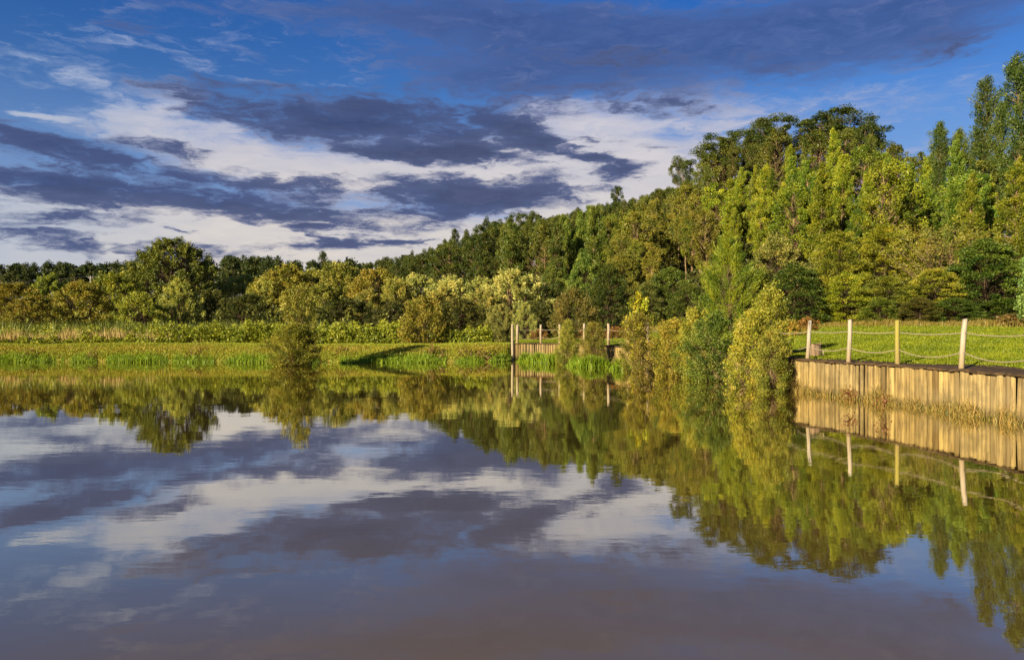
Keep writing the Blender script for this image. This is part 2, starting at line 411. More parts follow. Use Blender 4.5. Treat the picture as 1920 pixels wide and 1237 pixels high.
proto('shore_shrub', 5, 840, H=3.4, lo=.05, R=.95, env=bushy, clumps=200, crad=.22, leaves=115, LL=.082, LW=.036, up=.9, out=.55, rand=.75, elong=1.7, shell=.45, trunk_r=.045, stems=7, rise=1.1, bark=BARK, jag=.3, grad=.5, tcl=.3, gap=.06)
proto('thin_shrub', 3, 880, H=3.8, lo=.05, R=.8, env=bushy, clumps=140, crad=.2, leaves=100, LL=.088, LW=.036, up=1.0, out=.5, rand=.75, elong=2.2, shell=.35, trunk_r=.035, stems=6, rise=1.2, bark=BARK, jag=.26, grad=.5, gap=.08)
proto('sapling', 1, 900, H=3.2, lo=1.1, R=.7, env=egg, clumps=42, crad=.22, leaves=48, LL=.17, LW=.08, up=.1, out=.6, rand=.7, shell=.4, trunk_r=.035, rise=.8, bark=BARK)
proto('twiggy_tree', 1, 920, H=7, lo=2.0, R=3.6, env=vase, clumps=120, crad=.5, leaves=55, LL=.25, LW=.06, up=.8, out=.7, rand=.5, elong=2.2, shell=.3, trunk_r=.14, stems=5, rise=1.1, bark=BARK)
proto('pale_gum', 1, 940, H=6, lo=.8, R=1.4, env=column, clumps=60, crad=.42, leaves=90, LL=.2, LW=.10, up=.2, out=.6, rand=.8, shell=.45, trunk_r=.08, rise=.6, bark=BARK)
proto('bracken', 2, 960, H=1.2, lo=.1, R=1.5, env=dome, clumps=60, crad=.28, leaves=60, LL=.22, LW=.06, up=.5, out=.8, rand=.7, shell=.4, trunk_r=.02, stems=5, rise=.8, bark=BARK_DARK, flat=.7)
proto('far_tree', 4, 980, H=12, lo=2.0, R=3.2, env=egg, clumps=55, crad=1.1, leaves=60, LL=.7, LW=.32, up=.1, out=.5, rand=.8, shell=.5, trunk_r=.2, rise=.6, flat=.75, gap=.05)

KIND_NAME = {'young_gum': 'eucalyptus_tree', 'slender_gum': 'eucalyptus_tree', 'round_gum': 'eucalyptus_tree', 'umbrella_gum': 'eucalyptus_tree', 'tall_gum': 'eucalyptus_tree',
             'broad_tree': 'broadleaf_tree', 'layered_tree': 'broadleaf_tree', 'willow': 'willow_bush', 'big_willow': 'willow_bush', 'feather_pine': 'pine_tree', 'round_bush': 'round_bush',
             'shore_shrub': 'waterside_shrub', 'thin_shrub': 'waterside_shrub', 'sapling': 'sapling', 'twiggy_tree': 'broadleaf_tree', 'pale_gum': 'broadleaf_tree', 'bracken': 'bracken_clump', 'far_tree': 'distant_tree'}
_count = {}
def plant(kind, X, Y, top_z=None, height=None, width=None, col=(.08, .1, .02), label=None, cat='tree', group=None, z=None, lean=(0, 0)):
    i = _count.get(kind, 0); _count[kind] = i+1
    cr, tk, H, R = PROTO[kind][i % len(PROTO[kind])]
    g = (gz(X, Y) if z is None else z)-.05
    h = height if height is not None else top_z-g
    sz = h/H; sx = (width/2/R) if width else sz
    rz = (i*2.4+kind.__hash__() % 1*0) % 6.283
    root = empty(KIND_NAME[kind], (X, Y, g), rz); root.scale = (sx, sx, sz); root.rotation_euler = (lean[0], lean[1], rz)
    for nm, me in (('trunk', tk), ('crown', cr)):
        o = bpy.data.objects.new(nm, me); COL.objects.link(o); o.parent = root
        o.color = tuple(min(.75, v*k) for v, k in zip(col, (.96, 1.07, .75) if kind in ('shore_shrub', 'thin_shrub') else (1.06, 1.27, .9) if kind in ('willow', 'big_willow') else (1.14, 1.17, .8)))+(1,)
    return tag(root, label, cat, group)

def at(px, Y): return (px-CX)/F*Y
def zt(py, Y): return EYE+(HY-py)/F*Y
def vary(c, rng, v=.18, h=.10):
    k = 1+rng.uniform(-v, v); return (c[0]*k*(1+rng.uniform(-h, h)), c[1]*k, c[2]*k)

# colours of foliage
YEL = (.30, .29, .025); BRI = (.155, .185, .018); MID = (.105, .135, .018); OLI = (.15, .15, .026); DRK = (.052, .07, .014); DEEP = (.04, .058, .014)
GOLD = (.24, .19, .035); PALE = (.36, .315, .11); GREY = (.20, .20, .075); RUST = (.22, .10, .03)

# ---- single plants: kind, px, top py, width px, depth, colour, label, category
SINGLE = [
 # far bank, from the frame's left
 ('willow', 25, 528, 150, 66, (.20, .155, .03), 'russet gold bush at the left edge behind the dry reeds', 'bush'),
 ('willow', 92, 512, 75, 74, (.16, .175, .03), 'upright yellow green bush poking above the two gold bushes at far left', 'bush'),
 ('willow', 150, 524, 110, 66, GOLD, 'low golden bush with dark gaps, just left of the biggest rounded willow', 'bush'),
 ('willow', 212, 508, 100, 72, (.20, .19, .03), 'yellow olive bush overlapping the left flank of the biggest rounded willow', 'bush'),
 ('big_willow', 322, 453, 225, 78, (.125, .125, .028), 'biggest rounded dark olive willow on the far bank, top against the sky', 'bush'),
 ('willow', 335, 522, 70, 70, (.26, .24, .06), 'pale leaved bush in front of the biggest rounded dark willow', 'bush'),
 ('willow', 455, 512, 110, 84, (.30, .28, .085), 'pale yellow willow to the right of the biggest rounded willow', 'bush'),
 ('willow', 540, 495, 130, 82, GOLD, 'tall golden willow directly behind the lone waterside willow shrub', 'bush'),
 ('willow', 640, 492, 120, 84, (.19, .165, .035), 'brownish gold willow in the hedge right of the lone waterside shrub', 'bush'),
 ('willow', 605, 528, 90, 72, (.20, .18, .04), 'lower golden bush with dark base right of the lone waterside shrub', 'bush'),
 ('willow', 705, 502, 120, 80, (.22, .165, .03), 'orange tinged willow in the middle of the far hedge', 'bush'),
 ('willow', 690, 540, 90, 68, (.20, .17, .04), 'dull gold bush at the foot of the orange tinged willow', 'bush'),
 ('willow', 785, 512, 105, 78, (.34, .30, .10), 'pale willow with feathery top, first of the pale row under the hill', 'bush'),
 ('willow', 845, 514, 100, 76, PALE, 'pale cream willow in the middle of the pale row under the hill', 'bush'),
 ('willow', 900, 518, 80, 80, (.30, .265, .08), 'yellowish willow between the cream willow and the palest silvery willow', 'bush'),
 ('willow', 965, 504, 125, 72, (.38, .325, .115), 'palest silvery willow, largest of the pale row, above the rope fence corner', 'bush'),
 ('willow', 860, 555, 120, 64, (.10, .09, .025), 'bush with shade painted into its leaf colour beneath the pale willows', 'bush'),  # shade below the pale row is put into the leaf colour
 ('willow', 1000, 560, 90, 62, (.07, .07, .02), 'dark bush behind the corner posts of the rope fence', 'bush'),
 ('willow', 940, 566, 55, 60, (.26, .22, .07), 'small pale tipped bush in front of the dark bush by the fence corner', 'bush'),
 ('willow', 985, 562, 45, 58, (.28, .25, .08), 'small cream tipped shrub just above the fence corner posts', 'shrub'),
 ('willow', 60, 552, 110, 60, (.22, .17, .035), 'low rusty gold bush between the russet bush and the low golden bush', 'bush'),
 ('willow', 262, 545, 95, 66, (.23, .22, .04), 'olive gold bush at the lower left foot of the biggest rounded willow', 'bush'),
 ('willow', 395, 540, 80, 74, (.09, .085, .025), 'bush with shade painted into its leaves at the right foot of the biggest rounded willow', 'bush'),  # leaf colour darkened to paint shade beside the big willow
 ('willow', 500, 518, 100, 80, (.30, .26, .07), 'gold cream willow just left of the lone waterside shrub', 'bush'),
 ('willow', 465, 548, 110, 66, (.065, .065, .02), 'bush with leaf colour dimmed for shade under the pale yellow willow', 'bush'),  # very dark leaves paint the deep shade under the hedge crowns
 ('willow', 590, 503, 110, 86, (.27, .235, .055), 'bright gold willow just right behind the lone waterside shrub', 'bush'),
 ('willow', 745, 520, 90, 74, (.25, .21, .05), 'mixed gold willow between the orange tinged and the feathery pale willow', 'bush'),
 ('willow', 650, 556, 120, 62, (.06, .06, .018), 'bush with leaves coloured as dark shade above the green weeds in mid bank', 'bush'),  # dark leaf colour stands for the shade low in the hedge
 ('willow', 740, 562, 90, 58, (.065, .06, .02), 'bush with hedge shade painted into its leaves just left of the rounded golden brown bush', 'bush'),  # shade at the hedge bottom, painted as leaf colour
 ('willow', 830, 536, 90, 68, (.29, .24, .065), 'straw gold bush in front of the cream willow', 'bush'),
 ('willow', 905, 540, 90, 68, (.27, .22, .06), 'tawny bush in front of the yellowish willow', 'bush'),
 ('round_bush', 795, 562, 100, 47, (.205, .18, .035), 'rounded golden brown bush on the bank with reddish stems at its base', 'bush'),
 # middle, behind the far fence
 ('round_bush', 1075, 545, 88, 58, (.125, .11, .03), 'rounded dull brown bush behind the far rope fence', 'bush'),
 ('broad_tree', 1140, 500, 95, 66, DRK, 'dark green tree with black shade under it, right of the rounded dull brown bush', 'tree'),
 ('broad_tree', 1095, 478, 80, 74, (.12, .17, .035), 'light green tree rising behind the rounded dull brown bush', 'tree'),
 ('layered_tree', 1165, 478, 80, 76, OLI, 'olive tree above the dark green tree and left of the yellow topped shrub', 'tree'),
 ('broad_tree', 1035, 500, 70, 76, (.11, .135, .03), 'mid green tree just right of the palest silvery willow', 'tree'),
 ('broad_tree', 1255, 505, 110, 62, (.085, .115, .022), 'green tree with bent bare stems left of the feathery pine', 'tree'),
 ('broad_tree', 1290, 535, 90, 55, (.075, .095, .02), 'low dark bushy tree at the left foot of the feathery pine', 'tree'),
 ('broad_tree', 1215, 530, 70, 60, (.10, .115, .03), 'olive bushy tree right behind the yellow topped shrub', 'tree'),
 ('feather_pine', 1368, 458, 120, 50, (.135, .175, .02), 'bright green feathery pine with upswept tips', 'tree'),
 ('broad_tree', 1455, 448, 125, 56, (.20, .195, .055), 'greyish olive broad crowned tree right of the feathery pine', 'tree'),
 ('broad_tree', 1490, 500, 140, 50, (.062, .09, .018), 'dark green bushy tree behind the first near fence post', 'tree'),
 ('broad_tree', 1420, 510, 90, 52, (.10, .12, .022), 'green tree between the feathery pine and the dark bushy tree', 'tree'),
 ('layered_tree', 1572, 436, 110, 58, (.17, .18, .022), 'yellow green layered tree high behind the second near fence post', 'tree'),
 ('layered_tree', 1585, 515, 110, 49, (.215, .235, .022), 'bright yellow green tree reaching down to the lawn behind the second near fence post', 'tree'),
 ('layered_tree', 1660, 425, 120, 57, (.19, .195, .02), 'tall yellowish layered tree behind the yellow green post', 'tree'),
 ('layered_tree', 1665, 520, 120, 49, (.15, .165, .025), 'olive layered tree at the lawn edge behind the yellow green post', 'tree'),
 ('broad_tree', 1650, 560, 80, 47, (.10, .13, .02), 'low green bush on the lawn edge under the olive layered tree', 'bush'),
 ('layered_tree', 1695, 410, 90, 60, (.24, .21, .02), 'golden green crown rising highest at the wood edge', 'tree'),
 ('twiggy_tree', 1770, 428, 190, 52, (.19, .18, .04), 'pale twiggy tree with sparse leaves spreading above the dark tree at right', 'tree'),
 ('broad_tree', 1755, 505, 120, 48, (.22, .22, .03), 'yellow leaved tree between the olive layered tree and the large dark tree', 'tree'),
 ('broad_tree', 1725, 560, 90, 46.5, (.09, .085, .022), 'brownish dark bush at the back of the lawn left of the leaning post', 'bush'),
 ('broad_tree', 1848, 455, 170, 48, (.075, .115, .02), 'large dark green glossy tree behind the leaning post', 'tree'),
 ('broad_tree', 1790, 560, 110, 46, (.065, .10, .02), 'dark green bush low on the lawn edge behind the leaning post', 'bush'),
 ('broad_tree', 1880, 560, 110, 46, (.06, .09, .018), 'dark bush at the lawn edge near the right of the frame', 'bush'),
 ('twiggy_tree', 1905, 425, 90, 54, (.15, .17, .05), 'thin tree with bare pale forked stems at the right edge', 'tree'),
 ('pale_gum', 1932, 475, 55, 40, (.17, .25, .08), 'mint green young tree cut off by the right edge', 'tree'),
 # along the water
 ('thin_shrub', 561, 540, 56, 37.6, (.225, .205, .04), 'lone willow shrub standing in the water by the far bank', 'shrub'),
 ('shore_shrub', 552, 612, 76, 37.2, (.235, .215, .035), 'low leafy growth round the foot of the lone waterside willow shrub', 'shrub'),
 ('shore_shrub', 1065, 604, 44, 38.5, (.23, .22, .04), 'yellow green shrub hugging the far timber wall, left of its pair', 'shrub'),
 ('shore_shrub', 1112, 606, 50, 37, (.20, .17, .035), 'darker brownish shrub hugging the far timber wall, right of its pair', 'shrub'),
 ('sapling', 1200, 560, 50, 34.5, (.34, .32, .03), 'yellow leaved sapling rising out of the waterside shrubs', 'sapling'),
 ('thin_shrub', 1197, 590, 66, 31.5, (.21, .17, .035), 'dark centred waterside shrub under the yellow leaved sapling', 'shrub'),
 ('shore_shrub', 1262, 602, 72, 29.3, (.29, .24, .04), 'golden shrub in the water, left half of the wide clump', 'shrub'),
 ('shore_shrub', 1303, 583, 66, 28.0, (.25, .235, .035), 'yellow olive shrub in the middle of the wide waterside clump', 'shrub'),
 ('shore_shrub', 1342, 592, 78, 26.6, (.115, .15, .03), 'dark green shrub in the water, right half of the wide clump', 'shrub'),
 ('thin_shrub', 1446, 540, 68, 24.2, (.30, .27, .04), 'tall pale shrub with ragged top where the near timber wall begins', 'shrub'),
 ('shore_shrub', 1412, 588, 80, 23.8, (.31, .28, .04), 'bushy yellow green shrub in the water left of the ragged topped shrub', 'shrub'),
 ('shore_shrub', 1447, 622, 70, 22.2, (.24, .22, .04), 'low leafy shrub in the water at the left end of the near timber wall', 'shrub'),
]
wet_kind = lambda k: k in ('shore_shrub', 'thin_shrub')
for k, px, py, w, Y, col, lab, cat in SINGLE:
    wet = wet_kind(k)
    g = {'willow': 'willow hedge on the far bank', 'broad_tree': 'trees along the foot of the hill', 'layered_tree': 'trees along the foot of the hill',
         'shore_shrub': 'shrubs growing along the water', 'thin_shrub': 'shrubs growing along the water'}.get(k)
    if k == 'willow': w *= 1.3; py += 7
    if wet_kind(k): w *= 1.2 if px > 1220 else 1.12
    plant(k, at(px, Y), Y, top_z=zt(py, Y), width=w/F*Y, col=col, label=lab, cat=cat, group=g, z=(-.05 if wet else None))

for px, w, Y, col, lab in [(1012, 42, 52, RUST, 'rust brown bracken behind the second far fence post'), (1110, 60, 50, (.2, .085, .03), 'dark red bracken on the grass behind the pair of wall shrubs'),
                           (1155, 50, 47, (.25, .11, .035), 'reddish bracken left of the yellow leaved sapling'), (1480, 60, 36, (.34, .20, .04), 'golden bracken just left of the first near fence post'),
                           (1512, 55, 43, (.26, .12, .035), 'russet bracken behind the first near fence post'), (1900, 90, 43.5, (.20, .11, .04), 'brown bracken at the right end of the lawn edge')]:
    plant('bracken', at(px, Y), Y, height=.75, width=w/F*Y, col=(col[0]*.75, col[1]*.95, col[2]), label=lab, cat='bracken', group='bracken clumps on the grass')

# ---- the wooded hill
SKY = np.array([(-300, 497), (0, 497), (60, 495), (100, 492), (150, 495), (200, 492), (420, 482), (470, 481), (520, 484), (545, 491), (600, 489), (640, 491), (700, 487), (760, 476), (800, 466),
                (850, 437), (910, 418), (960, 410), (1000, 411), (1060, 399), (1100, 386), (1150, 378), (1200, 371), (1240, 354), (1280, 346), (1310, 330), (1325, 296), (1350, 272), (1390, 262), (1420, 250),
                (1470, 245), (1500, 250), (1530, 246), (1570, 238), (1610, 236), (1640, 256), (1680, 268), (1720, 280), (1745, 284), (1780, 262), (1815, 270), (1850, 262), (1880, 262), (1930, 255), (2200, 255)])
def sky_py(px): return float(np.interp(px, SKY[:, 0], SKY[:, 1]))
HILL = []   # records to label afterwards
HIDDEN = set([35,86,111,119,123,149,153,159,160,161,176,177,187,189,192,195,196,202,204,205,208,212,219,221,223,230,241,242,244,245,252,253,255,257,260,261,264,267,270,271,273,276,280,282,284,288,293,294,296,298,300,302,305,306,308,310,315,317,318,319,321,322,324,326,327,328,331,332,336,337,339,340,343,344,346,348,349,350,351,352,353,354,356,358,362,363,368,376,387,388,397,401,404,405,406,407,408,417,419,421,422,425,426,434,435,438,439,440,447,448,449,450,451,452,453,454])   # trees of which the photo shows nothing: left out
_hn = [0]
def hill_tree(kind, px, Y, top, col, look, row, wscale=1.0, label=None):
    X = at(px, Y); g = gz(X, Y); h = top-g
    if h < 4: return
    _hn[0] += 1
    if _hn[0] in HIDDEN: _count[kind] = _count.get(kind, 0)+1; return
    H, R = PROTO[kind][0][2:]
    w = 2*R*(h/H)**.6*wscale*(.8 if not label else 1)
    o = plant(kind, X, Y, height=h+.05, width=w, col=col, label=label, cat='tree', group='trees on the wooded hill')
    o['hn'] = _hn[0]
    if not label: HILL.append((o, px, look, row))

HERO = [('umbrella_gum', 1282, 132, 299, .62, DRK, 'small lone umbrella crowned gum with sky showing between its branches, left of the hilltop'),
        ('slender_gum', 1158, 160, 352, .9, DEEP, 'dark pointed tree standing up alone on the falling ridge'),
        ('umbrella_gum', 1362, 112, 254, 1.2, DRK, 'dark umbrella gum on the ridge, first of the hilltop row'),
        ('umbrella_gum', 1425, 104, 234, .9, DRK, 'dark ragged gum on the skyline between two umbrella gums'),
        ('umbrella_gum', 1462, 100, 219, .95, DEEP, 'dark domed gum on the hilltop left of the notch of sky'),
        ('umbrella_gum', 1532, 94, 222, .95, DRK, 'dark leaning umbrella gum right of the notch of sky'),
        ('umbrella_gum', 1572, 91, 206, 1.3, DEEP, 'largest dark umbrella gum crowning the hilltop'),
        ('umbrella_gum', 1622, 88, 234, .8, DRK, 'small dark gum stepping down right from the hilltop'),
        ('tall_gum', 1762, 65, 236, .7, (.06, .09, .022), 'dark oval topped gum standing free left of the tallest gums'),
        ('tall_gum', 1800, 66, 246, .75, MID, 'green gum between the oval topped gum and the tall twin topped gum'),
        ('tall_gum', 1845, 63, 155, .85, (.055, .08, .02), 'tall dark twin topped gum near the right edge'),
        ('tall_gum', 1872, 61, 196, .7, (.07, .10, .024), 'dark tall gum beside the tall twin topped gum'),
        ('tall_gum', 1912, 58, 110, .8, (.055, .085, .02), 'tallest gum of all, cut by the right edge'),
        ('umbrella_gum', 966, 176, 402, 1.0, DRK, 'flat topped gum with open branches on the middle of the ridge'),
        ('umbrella_gum', 1006, 174, 400, .6, DRK, 'lollipop shaped gum right of the flat topped gum on the ridge'),
        ('slender_gum', 852, 186, 430, .8, DEEP, 'first pointed dark gum where the ridge begins to climb'),
        ('slender_gum', 912, 180, 410, .8, DEEP, 'taller pointed pair of dark gums on the climbing ridge'),
        ('slender_gum', 606, 235, 473, .9, DEEP, 'single dark gum standing clear of the distant low ridge')]
rng = np.random.default_rng(11)
for kind, px, Y, py, ws, col, lab in HERO:
    hill_tree(kind, px, Y, zt(py, Y), col, None, None, ws, lab)

def row_name(t): return 'on skyline' if t > .9 else 'below skyline' if t > .68 else 'mid slope' if t > .36 else 'low slope'
def fill_hill():
    # depth steps through the wood, then trees side by side; each row starts on its own jitter
    for k in range(0, 60):
        Y = 49+k*3.7*(1+k*.013)
        if Y > 275: break
        step = 2.6 if Y < 95 else 3.3 if Y < 160 else 5.0
        X = -.75*Y+rng.uniform(0, step)
        while X < .72*Y:
            x = X+rng.normal(0, .7); y = Y+rng.normal(0, 1.0); X += step*rng.uniform(.8, 1.25)
            px = CX+F*x/y
            if px < -60 or px > 1960: continue
            fy, ry = np.interp(px, HILL_PX, FOOT_Y), np.interp(px, HILL_PX, RIDGE_Y)
            t = (y-fy)/(ry-fy)
            if t < .06 or t > (1.18 if 1100 < px < 1700 else 1.04): continue
            if px < 640 and t < .80: continue
            if px > 1230 and t < .30 or px > 1080 and t < .13: continue
            if px < 900 and t < .25: continue
            if px < 720 and rng.uniform() < .25: continue
            cap = zt(sky_py(px)+rng.uniform(1, 10)*(1 if px > 640 else .5), y)
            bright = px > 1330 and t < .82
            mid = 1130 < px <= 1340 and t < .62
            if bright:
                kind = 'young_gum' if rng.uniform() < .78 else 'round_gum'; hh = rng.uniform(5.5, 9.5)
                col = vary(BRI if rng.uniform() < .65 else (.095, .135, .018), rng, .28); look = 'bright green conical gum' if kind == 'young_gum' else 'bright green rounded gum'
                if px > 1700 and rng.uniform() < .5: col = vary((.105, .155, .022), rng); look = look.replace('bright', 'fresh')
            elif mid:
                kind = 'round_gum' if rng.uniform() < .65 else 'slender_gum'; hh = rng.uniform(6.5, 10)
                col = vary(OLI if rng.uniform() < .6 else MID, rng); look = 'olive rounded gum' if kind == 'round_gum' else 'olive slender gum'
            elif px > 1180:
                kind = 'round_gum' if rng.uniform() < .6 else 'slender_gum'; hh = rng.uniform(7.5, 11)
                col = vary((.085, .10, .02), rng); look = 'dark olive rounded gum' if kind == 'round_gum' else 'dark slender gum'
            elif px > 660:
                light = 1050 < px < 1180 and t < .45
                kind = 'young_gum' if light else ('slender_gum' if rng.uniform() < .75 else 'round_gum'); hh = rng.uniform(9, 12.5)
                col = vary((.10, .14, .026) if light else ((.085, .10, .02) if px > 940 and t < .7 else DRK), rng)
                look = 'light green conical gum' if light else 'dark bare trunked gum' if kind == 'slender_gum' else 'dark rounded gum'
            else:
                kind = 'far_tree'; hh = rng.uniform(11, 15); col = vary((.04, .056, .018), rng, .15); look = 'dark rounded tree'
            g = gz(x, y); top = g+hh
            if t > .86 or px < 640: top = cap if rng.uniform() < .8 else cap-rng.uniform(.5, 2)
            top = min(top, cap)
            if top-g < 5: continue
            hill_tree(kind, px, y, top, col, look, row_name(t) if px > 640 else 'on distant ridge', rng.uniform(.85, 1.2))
fill_hill()

LAND = [(-100, 'above the russet bush'), (70, 'above the two gold bushes'), (200, 'behind the biggest willow'), (415, 'right of the biggest willow'), (510, 'behind the lone waterside shrub'),
        (610, 'above the brownish gold willow'), (690, 'above the orange tinged willow'), (755, 'above the first pale willow'), (815, 'above the cream willow'), (880, 'above the yellowish willow'), (930, 'above the palest silvery willow'),
        (1020, 'above the rounded dull bush'), (1115, 'above the dark green tree'), (1180, 'above the yellow sapling'), (1230, 'above the golden waterside shrub'), (1320, 'above the feathery pine'), (1415, 'above the ragged shrub'),
        (1475, 'above the first near post'), (1545, 'above the second near post'), (1625, 'above the yellow green post'), (1730, 'above the leaning post'), (1840, 'by the right edge')]
ORD = 'leftmost,second from left,third from left,fourth from left,fifth from left,sixth from left,seventh from left,eighth from left,ninth from left,tenth from left,eleventh from left,twelfth from left'.split(',')
def label_hill():
    groups = {}
    for o, px, look, row in HILL:
        lm = [n for x, n in LAND if px >= x][-1]
        groups.setdefault(f'{look} {row}, {lm}', []).append((px, o))
    for base, m in groups.items():
        m.sort(key=lambda p: p[0])
        for i, (px, o) in enumerate(m):
            o['label'] = base if len(m) == 1 else f'{base}, {ORD[min(i, 11)]}'
label_hill()

# ------------------------------------------------------------------ timber wall, rope fence, stump, pole
def along(path, step):
    seg = np.linalg.norm(np.diff(path, axis=0), axis=1); s = np.concatenate([[0], np.cumsum(seg)])
    out = []; d = 0
    while d < s[-1]:
        i = min(np.searchsorted(s, d, 'right')-1, len(seg)-1)
        p = path[i]+(path[i+1]-path[i])*(d-s[i])/seg[i]; e = (path[i+1]-path[i])/seg[i]
        out.append((p, e)); d += step()
    return out

def make_wall():
    rg = np.random.default_rng(5)
    wall = empty('timber_retaining_wall', (4.7, 38.6, 0)); tag(wall, 'timber plank retaining wall holding up the lawn along the water', 'wall')
    off = np.array([4.7, 38.6, 0]); mb = MB()
    width = {'w': .2}
    def step():
        width['w'] = rg.uniform(.13, .25); return width['w']
    pts = along(WALL, lambda: .19)
    d = 0; i = 0
    seg = np.linalg.norm(np.diff(WALL, axis=0), axis=1); S = np.concatenate([[0], np.cumsum(seg)])
    while d < S[-1]-.1:
        w = rg.uniform(.09, .20); j = min(np.searchsorted(S, d+w/2, 'right')-1, len(seg)-1)
        e = (WALL[j+1]-WALL[j])/seg[j]; p = WALL[j]+e*(d+w/2-S[j]); nrm = np.array([e[1], -e[0]])
        if nrm@p > 0: nrm = -nrm                         # towards the water
        near = p[1] < 24
        gap = rg.uniform(.010, .026); tilt = rg.normal(0, .012)
        if near and rg.uniform() < .12: gap = rg.uniform(.03, .06); tilt += rg.normal(0, .045)
        tap = 0
        for yc, gw in ((20.6, .10), (19.85, .11), (19.5, .09), (19.12, .14), (18.86, .10), (18.62, .12), (15.2, .08)):
            if abs(p[1]-yc) < w*.5: gap = min(gw, w*.6); tilt = .015; tap = .55 if yc == 19.12 else .2
        h = .90+rg.normal(0, .018); out = rg.uniform(0, .03); hw = (w-gap)/2
        prof = [(-hw, -.012), (-hw*.96, .018), (-hw*.45, .045), (hw*.45, .045), (hw*.96, .018), (hw, -.012)]
        rows = []
        for z in (-.9, 0, h*.6, h):
            sh = tilt*(z)
            rows += [[*(p+e*(a*(1-tap*max(z, 0)/h)+sh)+nrm*(b+out)), z] for a, b in prof]
        V = np.array(rows)-off; n = 6; f = []
        for r in range(3):
            f += [(r*n+k, r*n+(k+1) % n, (r+1)*n+(k+1) % n, (r+1)*n+k) for k in range(n)]
        tn = np.clip(rg.normal(.55, .3), 0, 1); mb.add(V, f, tn)
        mb.v.append(np.zeros((0, 3))); mb.f.append(np.array([[mb.n-n+k for k in range(n)]])); mb.t.append(np.full(1, tn))
        d += w; i += 1
    mb.build('planking', PLANK, wall)
    # thin worn capping board
    cap = MB(); P = along(WALL, lambda: .17)
    rows = []
    for p, e in P:
        nrm = np.array([e[1], -e[0]]);  nrm = -nrm if nrm@p > 0 else nrm
        jz = rg.normal(0, .010); jo = rg.normal(0, .028)
        rows.append([[*(p+nrm*(.085+jo)), .905+jz], [*(p+nrm*(.08+jo)), .955+jz], [*(p-nrm*.16), .96+jz], [*(p-nrm*.16), .90+jz]])
    V = np.array(rows)-off; k = len(rows); idx = np.arange(k*4).reshape(k, 4)
    f = [(idx[a, b], idx[a+1, b], idx[a+1, (b+1) % 4], idx[a, (b+1) % 4]) for a in range(k-1) for b in range(4)]
    cap.add(V.reshape(-1, 3), f, .3); cap.build('capping', MUD, wall)
make_wall()

def path_width(y): return np.interp(y, [12, 14, 17, 20, 22.5, 26, 45], [2.3, 2.1, 1.5, .95, .72, .66, .66])
def make_strip():
    rg = np.random.default_rng(9); rows = []
    for p, e in along(WALL, lambda: .16):
        n = np.array([e[1], -e[0]]); n = n if n@p > 0 else -n
        w = path_width(p[1])*(1+.2*math.sin(p[1]*1.9))+rg.normal(0, .05)
        rows.append([p+n*(.14+(w-.14)*k/3) for k in range(4)])
    V = np.array(rows); z = ground(V[..., 0], V[..., 1]); z = np.maximum(z, .91)+.03; z[:, 3] -= .05
    V = np.concatenate([V, z[..., None]], -1); k = len(rows); idx = np.arange(k*4).reshape(k, 4)
    f = np.stack([idx[:-1, :-1], idx[1:, :-1], idx[1:, 1:], idx[:-1, 1:]], -1).reshape(-1, 4)
    mb = MB(); mb.add(V, f); tag(mb.build('earth_path', MUD, None, True), kind='structure')
make_strip()

def inland(X, Y, d=.22):
    j = np.argmin(np.linalg.norm(WALL-np.array([X, Y]), axis=1)); j = min(max(j, 1), len(WALL)-2)
    e = WALL[j+1]-WALL[j-1]; e = e/np.linalg.norm(e); n = np.array([e[1], -e[0]]); n = n if n@WALL[j] > 0 else -n
    return X+n[0]*d, Y+n[1]*d

